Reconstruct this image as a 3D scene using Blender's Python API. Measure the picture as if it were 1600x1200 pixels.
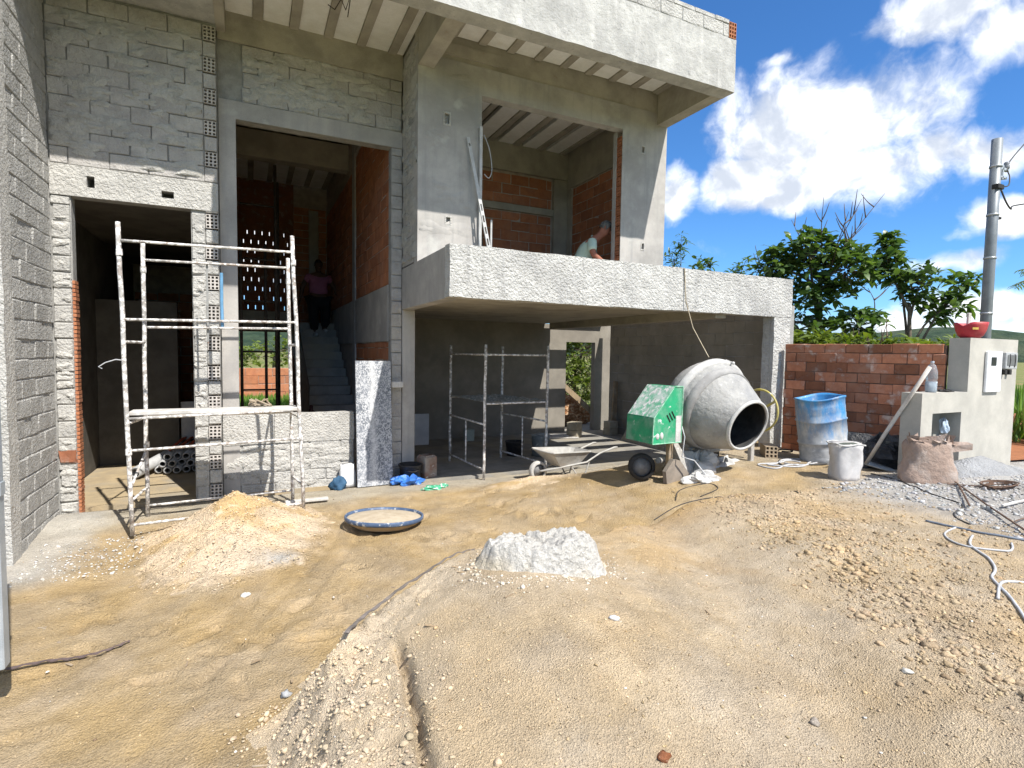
import bpy, math, random
import numpy as np
from mathutils import Matrix, Vector
R = math.radians
random.seed(7); rng = np.random.default_rng(7)
for o in list(bpy.data.objects): bpy.data.objects.remove(o)
SC = bpy.context.scene; COL = SC.collection

# ------------------------------------------------------------------ camera, sky, sun, exposure
H = 1.78
yaw, pitch, roll = 0.450367, 0.0560127, 0.0145312
f = Vector((math.sin(yaw)*math.cos(pitch), math.cos(yaw)*math.cos(pitch), -math.sin(pitch)))
r = Vector((math.cos(yaw), -math.sin(yaw), 0)); u = r.cross(f)
r2 = math.cos(roll)*r + math.sin(roll)*u; u2 = -math.sin(roll)*r + math.cos(roll)*u
cd = bpy.data.cameras.new('camera'); cam = bpy.data.objects.new('camera', cd); COL.objects.link(cam)
cd.sensor_width = 36; cd.lens = 848.3/1600*36; cd.clip_start = .05; cd.clip_end = 6000
m = Matrix.Identity(4)
for i in range(3): m[i][0] = r2[i]; m[i][1] = u2[i]; m[i][2] = -f[i]
m[2][3] = H; cam.matrix_world = m; SC.camera = cam
SUN = Vector((.40, -1.3, 1.75)).normalized()          # towards the sun
EL = math.asin(SUN.z); AZ = math.atan2(SUN.x, SUN.y)
sl = bpy.data.lights.new('sun', 'SUN'); sl.energy = 3.0; sl.angle = R(.53); sl.color = (1, .955, .88)
so = bpy.data.objects.new('sun', sl); COL.objects.link(so)
so.rotation_euler = (-SUN).to_track_quat('-Z', 'Y').to_euler(); so.location = (20, -60, 80)
SC.view_settings.view_transform = 'Standard'; SC.view_settings.look = 'None'
SC.view_settings.exposure = 1.36; SC.view_settings.gamma = 1
SC.view_settings.use_curve_mapping = False
SC.render.engine = 'CYCLES'
SC.cycles.max_bounces = 8; SC.cycles.diffuse_bounces = 5

class NT:
    """tiny node-tree helper"""
    def __init__(s, nt): s.nt = nt; s.n = nt.nodes; s.l = nt.links
    def add(s, t, **kw):
        n = s.n.new(t)
        for k, v in kw.items(): setattr(n, k, v)
        return n
    def inp(s, sock, v):
        if hasattr(v, 'links') or isinstance(v, bpy.types.NodeSocket): s.l.new(v, sock)
        else:
            if hasattr(sock.default_value, '__len__') and len(sock.default_value) == 4 and len(v) == 3: v = (*v, 1)
            sock.default_value = v
    def math(s, op, a, b=0.0, c=None, clamp=False):
        n = s.add('ShaderNodeMath', operation=op, use_clamp=clamp)
        s.inp(n.inputs[0], a); s.inp(n.inputs[1], b)
        if c is not None: s.inp(n.inputs[2], c)
        return n.outputs[0]
    def vmath(s, op, a, b=(0, 0, 0)):
        n = s.add('ShaderNodeVectorMath', operation=op)
        s.inp(n.inputs[0], a); s.inp(n.inputs[1], b)
        return n.outputs['Value'] if op in ('DOT_PRODUCT', 'LENGTH', 'DISTANCE') else n.outputs[0]
    def noise(s, vec, scale, detail=6, rough=.6, dist=0):
        n = s.add('ShaderNodeTexNoise')
        s.l.new(vec, n.inputs['Vector']); n.inputs['Scale'].default_value = scale
        n.inputs['Detail'].default_value = detail; n.inputs['Roughness'].default_value = rough
        n.inputs['Distortion'].default_value = dist
        return n.outputs['Fac']
    def voro(s, vec, scale, feature='F1', out='Distance'):
        n = s.add('ShaderNodeTexVoronoi', feature=feature)
        s.l.new(vec, n.inputs['Vector']); n.inputs['Scale'].default_value = scale
        return n.outputs[out]
    def ramp(s, fac, a, b, lo=0.0, hi=1.0):
        n = s.add('ShaderNodeMapRange', interpolation_type='SMOOTHSTEP')
        s.inp(n.inputs['Value'], fac)
        n.inputs['From Min'].default_value = a; n.inputs['From Max'].default_value = b
        n.inputs['To Min'].default_value = lo; n.inputs['To Max'].default_value = hi
        return n.outputs[0]
    def mix(s, fac, a, b, mode='MIX'):
        n = s.add('ShaderNodeMix', data_type='RGBA', blend_type=mode)
        s.inp(n.inputs[0], fac); s.inp(n.inputs[6], a); s.inp(n.inputs[7], b)
        return n.outputs[2]

# --- world: physical sky with cumulus clouds placed by direction
W = bpy.data.worlds.new('World'); SC.world = W; W.use_nodes = True
T = NT(W.node_tree); T.n.clear()
sky = T.add('ShaderNodeTexSky', sky_type='NISHITA', sun_disc=False)
sky.sun_elevation = EL; sky.sun_rotation = AZ; sky.altitude = 900; sky.air_density = 1.0; sky.dust_density = .35; sky.ozone_density = 2.6
D = T.add('ShaderNodeTexCoord').outputs['Generated']
def px_dir(x, y):
    d = f + r2*((x-800)/848.3) - u2*((y-600)/848.3)
    return d.normalized()
# azimuth, elevation (deg) of cloud centres and their half widths (deg)
CL = []
for (x, y, rx, ry, k) in [(1290, 190, 190, 105, 1.05), (1330, 270, 150, 60, 1.0), (1170, 180, 80, 55, .55), (1545, 232, 110, 45, .9), (1460, 235, 70, 55, .8), (1475, 20, 150, 62, .95),
                          (1575, 45, 90, 60, .9), (1052, 308, 42, 58, 1.0), (1165, 282, 80, 46, 1.15), (1580, 345, 85, 42, .95), (1490, 372, 60, 20, .45), (1500, 412, 120, 24, .7), (1540, 478, 140, 30, .8), (1110, 400, 60, 20, .45),
                          (1330, 520, 260, 34, .75), (1300, 140, 70, 40, .7), (1230, 70, 60, 22, .4), (1240, 298, 80, 34, 1.1), (1215, 235, 55, 45, .8), (1390, 130, 70, 45, .7)]:
    c = px_dir(x, y); a = (px_dir(x+rx, y)-px_dir(x-rx, y)).length/2; b = (px_dir(x, y+ry)-px_dir(x, y-ry)).length/2
    CL.append((c, a, b, k))
for az, el, a, b in [(-70, 22, .4, .16), (-25, 45, .3, .16), (-140, 28, .38, .17), (110, 32, .35, .15), (150, 20, .4, .14), (170, 58, .3, .18), (-100, 55, .25, .15), (85, 50, .25, .15), (-50, 12, .4, .08), (20, 65, .25, .16), (-3, 9, .3, .10)]:
    c = Vector((math.sin(R(az))*math.cos(R(el)), math.cos(R(az))*math.cos(R(el)), math.sin(R(el)))); CL.append((c, a, b, 1.0))
wn = T.add('ShaderNodeTexNoise'); T.l.new(D, wn.inputs['Vector']); wn.inputs['Scale'].default_value = 7; wn.inputs['Detail'].default_value = 5
warp = T.vmath('SCALE', T.vmath('SUBTRACT', wn.outputs['Color'], (.5, .5, .5))); warp.node.inputs['Scale'].default_value = .10
DW = T.vmath('ADD', D, warp)
def cover(vec):
    tot = None
    for c, a, b, k in CL:
        rr = Vector((c.y, -c.x, 0)).normalized(); uu = rr.cross(c)
        if uu.z < 0: uu = -uu
        p = T.math('DIVIDE', T.vmath('DOT_PRODUCT', vec, tuple(rr)), a)
        q = T.math('DIVIDE', T.math('SUBTRACT', T.vmath('DOT_PRODUCT', vec, tuple(uu)), 0.0), b)
        d2 = T.math('ADD', T.math('MULTIPLY', p, p), T.math('MULTIPLY', q, q))
        g = T.math('MULTIPLY', T.math('EXPONENT', T.math('MULTIPLY', d2, -.9)), k)
        fr = T.math('GREATER_THAN', T.vmath('DOT_PRODUCT', vec, tuple(c)), 0.2)
        g = T.math('MULTIPLY', g, fr)
        tot = g if tot is None else T.math('MAXIMUM', tot, g)
    return tot
cov = cover(DW)
# broken cumulus added over the unseen sky to lift the fill in the shade
fd = tuple(Vector((f.x, f.y, .18)).normalized())
rest = T.math('MULTIPLY', T.ramp(T.noise(DW, 2.6, 3, .5), .44, .60), T.ramp(T.vmath('DOT_PRODUCT', D, fd), .80, .62))
cov = T.math('MAXIMUM', cov, rest)
n1 = T.noise(DW, 9, 9, .58); n2 = T.noise(D, 30, 6, .6)
dens = T.math('ADD', cov, T.math('MULTIPLY', T.math('SUBTRACT', n1, .5), 1.35))
dens = T.math('ADD', dens, T.math('MULTIPLY', T.math('SUBTRACT', n2, .5), .12))
alpha = T.ramp(dens, .32, .84)
# self shading of the clouds: density a little way towards the sun
DS = T.vmath('ADD', DW, (.0, -.012, .05))
n1s = T.noise(DS, 9, 5, .5)
shade = T.ramp(T.math('ADD', T.math('SUBTRACT', n1, n1s), T.math('MULTIPLY', T.math('SUBTRACT', dens, .75), -.12)), -.13, .1)
sepz = T.add('ShaderNodeSeparateXYZ'); T.l.new(D, sepz.inputs[0])
skyc = T.mix(1.0, sky.outputs[0], (.62, .92, 1.22, 1), 'MULTIPLY')
hsv = T.add('ShaderNodeHueSaturation'); hsv.inputs['Saturation'].default_value = 1.05; hsv.inputs['Value'].default_value = .64; T.l.new(skyc, hsv.inputs['Color'])
cloudc = T.mix(shade, (2.9, 3.15, 3.6, 1), (6.0, 6.05, 6.1, 1))
skym = T.mix(T.math('MULTIPLY', alpha, .97), hsv.outputs[0], cloudc)
bg = T.add('ShaderNodeBackground'); T.l.new(skym, bg.inputs['Color']); bg.inputs['Strength'].default_value = .1
wo = T.add('ShaderNodeOutputWorld'); T.l.new(bg.outputs[0], wo.inputs[0])

# ------------------------------------------------------------------ helpers
class MB:
    """collects verts / faces, built as one mesh object"""
    def __init__(s): s.v = []; s.f = []; s.mi = []; s.cur = 0
    def add(s, vs, fs, mi=None):
        b = len(s.v); s.v += [tuple(map(float, p)) for p in vs]
        s.f += [tuple(i+b for i in q) for q in fs]; s.mi += [s.cur if mi is None else mi]*len(fs)
        return s
    def box(s, x0, x1, y0, y1, z0, z1):
        return s.add([(x0,y0,z0),(x1,y0,z0),(x1,y1,z0),(x0,y1,z0),(x0,y0,z1),(x1,y0,z1),(x1,y1,z1),(x0,y1,z1)],
                     [(0,3,2,1),(4,5,6,7),(0,1,5,4),(1,2,6,5),(2,3,7,6),(3,0,4,7)])
    def bbox(s, x0, x1, y0, y1, z0, z1, c=.01):
        """box with chamfered edges"""
        vs = []; idx = {}
        X = (x0, x1); Y = (y0, y1); Z = (z0, z1)
        for i in (0, 1):
            for j in (0, 1):
                for k in (0, 1):
                    sx, sy, sz = (1-2*i)*c, (1-2*j)*c, (1-2*k)*c
                    for a in range(3):
                        p = [X[i]+sx, Y[j]+sy, Z[k]+sz]; p[a] = (X[i], Y[j], Z[k])[a]
                        idx[i, j, k, a] = len(vs); vs.append(p)
        F = []
        for a in range(3):
            b, d = (a+1) % 3, (a+2) % 3
            for e in (0, 1):
                q = []
                for (p1, p2) in ((0, 0), (1, 0), (1, 1), (0, 1)):
                    t = [0, 0, 0]; t[a] = e; t[b] = p1; t[d] = p2; q.append(idx[(*t, a)])
                F.append(tuple(q if e else q[::-1]))
            for e1 in (0, 1):
                for e2 in (0, 1):
                    t0 = [0, 0, 0]; t0[b] = e1; t0[d] = e2; t1 = list(t0); t1[a] = 1
                    q = (idx[(*t0, b)], idx[(*t1, b)], idx[(*t1, d)], idx[(*t0, d)])
                    F.append(q if e1 == e2 else q[::-1])
        for i in (0, 1):
            for j in (0, 1):
                for k in (0, 1):
                    q = (idx[i, j, k, 0], idx[i, j, k, 1], idx[i, j, k, 2])
                    F.append(q if (i+j+k) % 2 else q[::-1])
        return s.add(vs, F)
    def tube(s, pts, rad, n=8, cap=True):
        pts = [Vector(p) for p in pts]; N = len(pts)
        rads = rad if hasattr(rad, '__len__') else [rad]*N
        vs = []; fs = []; up = None
        for i, p in enumerate(pts):
            d = (pts[min(i+1, N-1)]-pts[max(i-1, 0)])
            if d.length < 1e-9: d = Vector((0, 0, 1))
            d.normalize()
            if up is None: up = d.orthogonal().normalized()
            up = (up - d*up.dot(d))
            up = up.normalized() if up.length > 1e-6 else d.orthogonal().normalized()
            w = d.cross(up)
            for k in range(n):
                a = 2*math.pi*k/n
                vs.append(p + (up*math.cos(a) + w*math.sin(a))*rads[i])
        for i in range(N-1):
            for k in range(n):
                k2 = (k+1) % n
                fs.append((i*n+k, i*n+k2, (i+1)*n+k2, (i+1)*n+k))
        if cap: fs += [tuple(range(n))[::-1], tuple(range((N-1)*n, N*n))]
        return s.add(vs, fs)
    def lathe(s, prof, n=24, axis=(0, 0, 1), origin=(0, 0, 0), cap=False):
        """prof: list of (radius, height along axis)"""
        a = Vector(axis).normalized(); e1 = a.orthogonal().normalized(); e2 = a.cross(e1); o = Vector(origin)
        vs = []; fs = []
        for rr, hh in prof:
            for k in range(n):
                t = 2*math.pi*k/n; vs.append(o + a*hh + (e1*math.cos(t) + e2*math.sin(t))*rr)
        for i in range(len(prof)-1):
            for k in range(n):
                k2 = (k+1) % n; fs.append((i*n+k, i*n+k2, (i+1)*n+k2, (i+1)*n+k))
        if cap: fs += [tuple(range(n))[::-1], tuple(range((len(prof)-1)*n, len(prof)*n))]
        return s.add(vs, fs)
    def prism(s, poly, y0, y1, ax='y'):
        """polygon in (x,z) extruded in y ; ax='x': polygon in (y,z) extruded in x; ax='z': (x,y) in z"""
        P = {'y': lambda a, b, t: (a, t, b), 'x': lambda a, b, t: (t, a, b), 'z': lambda a, b, t: (a, b, t)}[ax]
        n = len(poly); vs = [P(a, b, y0) for a, b in poly] + [P(a, b, y1) for a, b in poly]
        fs = [tuple(range(n)), tuple(range(n, 2*n))[::-1]] + [(i, i+n, (i+1) % n+n, (i+1) % n) for i in range(n)]
        return s.add(vs, fs)
    def sphere(s, c, rx, ry=None, rz=None, n=10, m=7, jit=0):
        ry = ry or rx; rz = rz or rx; vs = []; fs = []
        for j in range(m+1):
            t = math.pi*j/m
            for k in range(n):
                q = 2*math.pi*k/n; w = 1+random.uniform(-jit, jit)
                vs.append((c[0]+rx*w*math.sin(t)*math.cos(q), c[1]+ry*w*math.sin(t)*math.sin(q), c[2]+rz*w*math.cos(t)))
        for j in range(m):
            for k in range(n):
                k2 = (k+1) % n; fs.append((j*n+k, (j+1)*n+k, (j+1)*n+k2, j*n+k2))
        return s.add(vs, fs)
    def panel(s, u0, u1, z0, z1, t0, t1, holes=(), ax='x'):
        """wall slab with rectangular openings; ax='x': runs along X, t = Y range; ax='y': runs along Y, t = X range; ax='z': flat slab u=x, z=y"""
        us = sorted({u0, u1, *[min(max(h[i], u0), u1) for h in holes for i in (0, 1)]})
        zs = sorted({z0, z1, *[min(max(h[i], z0), z1) for h in holes for i in (2, 3)]})
        def solid(i, j):
            if i < 0 or j < 0 or i >= len(us)-1 or j >= len(zs)-1: return False
            cu = (us[i]+us[i+1])/2; cz = (zs[j]+zs[j+1])/2
            return not any(h[0] < cu < h[1] and h[2] < cz < h[3] for h in holes)
        P = {'x': lambda a, b, t: (a, t, b), 'y': lambda a, b, t: (t, a, b), 'z': lambda a, b, t: (a, b, t)}[ax]
        for i in range(len(us)-1):
            for j in range(len(zs)-1):
                if not solid(i, j): continue
                a, b, c, d = us[i], us[i+1], zs[j], zs[j+1]
                for t in (t0, t1): s.add([P(a,c,t), P(b,c,t), P(b,d,t), P(a,d,t)], [(0,1,2,3)])
                if not solid(i-1, j): s.add([P(a,c,t0), P(a,d,t0), P(a,d,t1), P(a,c,t1)], [(0,1,2,3)])
                if not solid(i+1, j): s.add([P(b,c,t0), P(b,d,t0), P(b,d,t1), P(b,c,t1)], [(0,1,2,3)])
                if not solid(i, j-1): s.add([P(a,c,t0), P(b,c,t0), P(b,c,t1), P(a,c,t1)], [(0,1,2,3)])
                if not solid(i, j+1): s.add([P(a,d,t0), P(b,d,t0), P(b,d,t1), P(a,d,t1)], [(0,1,2,3)])
        return s
    def rough(s, x0, x1, y0, y1, z0, z1, step=.06, amp=.006, sc=6, seed=0):
        """box cast in rough forms: subdivided, every face and edge slightly uneven"""
        lo = np.array([x0, y0, z0]); hi = np.array([x1, y1, z1]); n = np.maximum(1, np.ceil((hi-lo)/step)).astype(int); idx = {}; vs = []; fs = []
        def vid(i):
            if i not in idx: idx[i] = len(vs); vs.append([lo[k]+(hi[k]-lo[k])*i[k]/n[k] for k in range(3)])
            return idx[i]
        for a in range(3):
            b, c = (a+1) % 3, (a+2) % 3
            for e in (0, n[a]):
                for p in range(n[b]):
                    for q in range(n[c]):
                        def g(pp, qq): t = [0, 0, 0]; t[a] = int(e); t[b] = pp; t[c] = qq; return vid(tuple(t))
                        w = (g(p, q), g(p+1, q), g(p+1, q+1), g(p, q+1)); fs.append(w if e else w[::-1])
        V = np.array(vs); A = V[:, 0]*sc+V[:, 1]*sc*.7; B = V[:, 2]*sc+V[:, 1]*sc*1.3
        for k in range(3): V[:, k] += amp*2*fbm(A+31*k, B-17*k, 3, seed+k)
        return s.add(V, fs)
    def mesh(s, name, mats, smooth=False):
        me = bpy.data.meshes.new(name); me.from_pydata(s.v, [], s.f)
        for mt in (mats if isinstance(mats, (list, tuple)) else [mats]): me.materials.append(mt)
        if any(s.mi): me.polygons.foreach_set('material_index', s.mi)
        if smooth: me.polygons.foreach_set('use_smooth', [True]*len(me.polygons))
        me.update(); return me

LOC = {}
def link(name, me, parent=None, world=True):
    o = bpy.data.objects.new(name, me); COL.objects.link(o)
    if parent is not None:
        o.parent = parent
        if world and parent in LOC: o.matrix_parent_inverse = Matrix.Translation(-LOC[parent])
    return o
def obj(name, mb, mat, parent=None, smooth=False, world=True):
    return link(name, mb.mesh(name, mat, smooth), parent, world)
def tag(o, label, cat, group=None, kind=None):
    o['label'] = label; o['category'] = cat
    if group: o['group'] = group
    if kind: o['kind'] = kind
    return o
def thing(name, label, cat, loc=(0, 0, 0), rot=(0, 0, 0), group=None, world=False):
    """an Empty at the thing's base; world=True: parts are given in world coordinates"""
    o = bpy.data.objects.new(name, None); COL.objects.link(o); o.location = loc; o.rotation_euler = rot
    o.empty_display_size = .1
    if world: LOC[o] = Vector(loc)
    return tag(o, label, cat, group)
def struct(name, mb, mat, smooth=False):
    o = obj(name, mb, mat, None, smooth); o['kind'] = 'structure'; return o
def dup(root, loc, rot=None, label=None, group=None):
    c = root.copy(); COL.objects.link(c); c.location = loc
    if rot is not None: c.rotation_euler = rot
    if label: c['label'] = label
    if group: c['group'] = group
    for ch in list(root.children):
        d = ch.copy(); COL.objects.link(d); d.parent = c
        for g in list(ch.children):
            e = g.copy(); COL.objects.link(e); e.parent = d
    return c

# ------------------------------------------------------------------ materials
def mat(name, c1, c2, scale=5, rough=.9, bump=.3, bscale=60, bdist=.01, stain=None, sscale=1.2, samt=.5, speck=None, kscale=40, kth=(.6, .66),
        streak=None, rand=0.0, spec=.2, metal=0.0, vor=0, lumps=None, local=False, contrast=(.35, .65)):
    M = bpy.data.materials.new(name); M.use_nodes = True; t = NT(M.node_tree); b = t.n['Principled BSDF']
    if local: P = t.add('ShaderNodeTexCoord').outputs['Object']
    else: P = t.add('ShaderNodeNewGeometry').outputs['Position']
    c = t.mix(t.ramp(t.noise(P, scale, 8, .65), *contrast), c1, c2)
    if stain: c = t.mix(t.math('MULTIPLY', t.ramp(t.noise(P, sscale, 7, .62, .4), .45, .7), samt), c, stain)
    if streak:
        mp = t.add('ShaderNodeMapping'); t.l.new(P, mp.inputs[0]); mp.inputs['Scale'].default_value = (6, 6, .45)
        c = t.mix(t.math('MULTIPLY', t.ramp(t.noise(mp.outputs[0], 1.6, 6, .65), .5, .72), .6), c, streak)
    if speck: c = t.mix(t.ramp(t.noise(P, kscale, 5, .6), *kth), c, speck)
    fine = t.noise(P, 170, 3, .6)
    c = t.mix(t.ramp(fine, .25, .75, .0, .16), c, (.0, .0, .0), 'MIX')
    if rand:
        oi = t.add('ShaderNodeObjectInfo'); k = t.math('MULTIPLY_ADD', oi.outputs['Random'], 2*rand, 1-rand)
        hv = t.add('ShaderNodeHueSaturation'); t.l.new(c, hv.inputs['Color']); t.l.new(k, hv.inputs['Value']); c = hv.outputs[0]
    t.l.new(c, b.inputs['Base Color']); b.inputs['Roughness'].default_value = rough
    b.inputs['Specular IOR Level'].default_value = spec; b.inputs['Metallic'].default_value = metal
    if bump:
        h = t.noise(P, bscale, 7, .65)
        if vor: h = t.math('ADD', h, t.math('MULTIPLY', t.voro(P, vor), .9))
        if lumps: h = t.math('ADD', h, t.math('MULTIPLY', t.noise(P, lumps, 3, .5), 1.6))
        bn = t.add('ShaderNodeBump'); bn.inputs['Strength'].default_value = bump; bn.inputs['Distance'].default_value = bdist
        t.l.new(h, bn.inputs['Height']); t.l.new(bn.outputs[0], b.inputs['Normal'])
    return M
def plain(name, c, rough=.5, spec=.4, metal=0.0, **kw):
    return mat(name, c, tuple(x*.8 for x in c), 12, rough, kw.pop('bump', .08), 80, .004, spec=spec, metal=metal, **kw)

M_CHAP = mat('rough_cast_mortar', (.58, .57, .545), (.46, .452, .43), 9, .95, 1.0, 64, .028, stain=(.36, .355, .34), sscale=1.1, samt=.5, lumps=34, speck=(.62, .61, .585), kscale=30, kth=(.58, .68))
M_CHAPL = mat('pale_cast_mortar', (.60, .585, .55), (.49, .478, .45), 9, .95, .95, 70, .018, stain=(.42, .41, .385), sscale=1.4, samt=.45, lumps=36)
M_BLOCK = mat('grey_block', (.48, .458, .435), (.39, .372, .355), 6, .95, .8, 55, .016, stain=(.54, .525, .49), sscale=2.6, samt=.8, rand=.05, lumps=22)
M_BLOCKL = mat('pale_block', (.54, .53, .50), (.43, .42, .40), 9, .95, .9, 65, .016, stain=(.34, .335, .32), sscale=2.0, samt=.5, rand=.05, lumps=34)
M_JOINT = mat('joint_mortar', (.36, .355, .34), (.27, .266, .255), 8, .95, .6, 50, .012)
M_HOLB = mat('slurried_hollow_block', (.54, .505, .475), (.44, .415, .39), 14, .95, .4, 60, .01, speck=(.36, .2, .14), kscale=18, kth=(.66, .72), rand=.08)
M_RENDER = mat('smooth_cement_render', (.48, .457, .43), (.38, .362, .345), 2.4, .9, .25, 70, .006, stain=(.27, .265, .25), sscale=.9, samt=.7, streak=(.31, .308, .30), speck=(.5, .49, .46), kscale=3.2, kth=(.56, .75))
M_BEAM = mat('cast_concrete', (.52, .515, .49), (.40, .395, .38), 4, .92, .6, 50, .012, stain=(.30, .296, .285), sscale=1.6, samt=.6, streak=(.60, .59, .565), speck=(.24, .236, .23), kscale=26, kth=(.62, .74), lumps=16)
M_BALC = mat('rough_balcony_concrete', (.62, .615, .59), (.50, .495, .475), 8, .95, 1.0, 62, .02, stain=(.40, .396, .385), sscale=1.3, samt=.75, streak=(.36, .357, .35), lumps=30, speck=(.36, .357, .35), kscale=34, kth=(.64, .74))
M_SOFF = mat('form_concrete', (.46, .425, .36), (.36, .335, .285), 3, .92, .3, 50, .008, stain=(.22, .205, .175), sscale=1.5, samt=.5, speck=(.33, .2, .12), kscale=6, kth=(.68, .8))
M_EPS = mat('foam_filler', (.91, .91, .90), (.84, .84, .82), 9, .9, .35, 30, .01, vor=9, stain=(.70, .67, .61), sscale=2, samt=.4)
M_BRICK = mat('red_clay_brick', (.46, .19, .105), (.33, .125, .07), 7, .9, .4, 60, .008, stain=(.44, .23, .155), sscale=5, samt=.7, speck=(.54, .42, .35), kscale=7, kth=(.52, .72), rand=.42)
M_BRICKO = mat('orange_clay_block', (.46, .19, .095), (.37, .145, .075), 7, .9, .35, 60, .008, stain=(.36, .2, .14), sscale=3, samt=.5, rand=.15)
M_BJOINT = mat('brick_joint', (.20, .125, .095), (.13, .085, .065), 8, .95, .5, 60, .01)
M_GJOINT = mat('pale_brick_joint', (.50, .43, .37), (.38, .32, .27), 8, .95, .5, 60, .01)
M_FLOOR = mat('site_floor_concrete', (.30, .285, .255), (.22, .21, .19), 3, .9, .3, 50, .008, stain=(.36, .31, .22), sscale=1.3, samt=.7)
M_WOOD = mat('weathered_board', (.36, .27, .17), (.25, .185, .12), 6, .85, .4, 40, .006, stain=(.42, .38, .32), sscale=3, samt=.6, streak=(.2, .15, .1))
M_STEEL = mat('splattered_scaffold_steel', (.46, .45, .43), (.30, .285, .27), 14, .75, .6, 60, .006, speck=(.80, .775, .75), kscale=22, kth=(.46, .56), stain=(.34, .22, .15), sscale=9, samt=.5)
M_DSTEEL = mat('dark_rusty_steel', (.075, .06, .05), (.04, .034, .03), 14, .7, .4, 60, .004, speck=(.3, .28, .26), kscale=20, kth=(.66, .74))
M_GALV = mat('galvanised_steel', (.42, .46, .49), (.34, .38, .41), 5, .45, .05, 60, .002, spec=.5, metal=.15, streak=(.5, .53, .55))
M_HFLOOR = mat('sandy_screed', (.42, .33, .205), (.33, .265, .175), 4, .95, .5, 50, .01, stain=(.30, .275, .23), sscale=1.6, samt=.7)
M_WHITE = mat('white_plastic', (.78, .79, .8), (.70, .71, .72), 6, .5, .1, 60, .003, spec=.4)
M_DUST = mat('mortar_crust', (.58, .57, .55), (.46, .455, .44), 10, .9, .5, 50, .008, stain=(.38, .375, .365), sscale=5, samt=.5)
M_BLACK = mat('black_plastic', (.018, .018, .02), (.03, .03, .032), 10, .5, .1, 60, .004, spec=.4, speck=(.4, .4, .39), kscale=25, kth=(.7, .76))
M_DARK = plain('dark_rubber', (.025, .024, .023), .7)
M_CABLE = plain('black_cable', (.05, .048, .046), .6)
M_CABLEW = plain('grey_cable', (.5, .51, .53), .5)
M_BARK = mat('bark', (.20, .165, .125), (.11, .09, .07), 12, .95, .7, 40, .01)
M_TWIG = plain('dry_twig', (.16, .115, .085), .9)
def leafmat(name, c1, c2, tr=.35):
    M = bpy.data.materials.new(name); M.use_nodes = True; t = NT(M.node_tree); b = t.n['Principled BSDF']
    g = t.add('ShaderNodeNewGeometry'); at = t.add('ShaderNodeAttribute', attribute_name='lv')
    c = t.mix(at.outputs['Fac'], c1, c2); t.l.new(c, b.inputs['Base Color']); b.inputs['Roughness'].default_value = .38
    b.inputs['Specular IOR Level'].default_value = .5
    tl = t.add('ShaderNodeBsdfTranslucent'); t.l.new(t.mix(1.0, c, (1.4, 1.5, .5, 1), 'MULTIPLY'), tl.inputs[0])
    ms = t.add('ShaderNodeMixShader'); ms.inputs[0].default_value = tr
    t.l.new(b.outputs[0], ms.inputs[1]); t.l.new(tl.outputs[0], ms.inputs[2])
    t.l.new(ms.outputs[0], t.n['Material Output'].inputs[0]); return M
M_LEAF = leafmat('broad_leaf', (.045, .085, .022), (.12, .17, .05))
M_LEAFD = leafmat('dark_leaf', (.05, .10, .03), (.14, .21, .07))
M_LEAFY = leafmat('yellow_green_leaf', (.10, .15, .025), (.19, .23, .05))
M_GRASS = leafmat('grass_blade', (.10, .20, .03), (.20, .32, .06))

# ------------------------------------------------------------------ numpy noise, terrain
def vnoise(x, y, seed=0):
    xi = np.floor(x).astype(np.int64); yi = np.floor(y).astype(np.int64); fx = x-xi; fy = y-yi
    def h(a, b):
        n = (a*374761393 + b*668265263 + seed*1442695041) & 0xffffffff
        n = ((n ^ (n >> 13))*1274126177) & 0xffffffff
        return ((n ^ (n >> 16)) & 0xffff)/65535.0
    ux = fx*fx*(3-2*fx); uy = fy*fy*(3-2*fy)
    return (h(xi, yi)*(1-ux)+h(xi+1, yi)*ux)*(1-uy)+(h(xi, yi+1)*(1-ux)+h(xi+1, yi+1)*ux)*uy
def fbm(x, y, o=5, seed=0, g=.5):
    t = 0*x; a = 1; s = 0
    for i in range(o): t = t+a*vnoise(x*2**i+17.3*i, y*2**i-9.1*i, seed+i); s += a; a *= g
    return t/s-.5
def ss(a, b, x): t = np.clip((x-a)/(b-a), 0, 1); return t*t*(3-2*t)
def g0(x, y):
    """lie of the bare ground"""
    x = np.asarray(x, float); y = np.asarray(y, float)
    rise = .45*ss(1.8, 6.0, x)*(1-ss(5.55, 7.0, y)*(1-ss(6.8, 7.2, x))*ss(-1, .6, 7.4-x))
    z = rise - .10*ss(7.2, 5.9, y)*(1-ss(-1.2, .4, x))
    z = z + .09*ss(8.0, 12, x) + .10*np.exp(-((x-7.2)/1.0)**2-((y-3.25)/.55)**2)
    return z
RIDGE = [(.22, -2), (.20, 1.9), (.30, 2.60), (.74, 2.96), (1.2, 3.22), (1.95, 3.28), (3.4, 3.65), (5, 3.35), (8.5, 2.3), (8.5, -2)]
def polysd(x, y, P):
    d = np.full(np.shape(x), 1e9); ins = np.zeros(np.shape(x), bool)
    for i in range(len(P)):
        (ax, ay), (bx, by) = P[i], P[(i+1) % len(P)]
        ex, ey = bx-ax, by-ay; t = np.clip(((x-ax)*ex+(y-ay)*ey)/(ex*ex+ey*ey), 0, 1)
        d = np.minimum(d, np.hypot(x-ax-t*ex, y-ay-t*ey))
        if ay != by:
            c = ((ay > y) != (by > y)) & (x < (bx-ax)*(y-ay)/(by-ay)+ax); ins ^= c
    return np.where(ins, d, -d)
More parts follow.
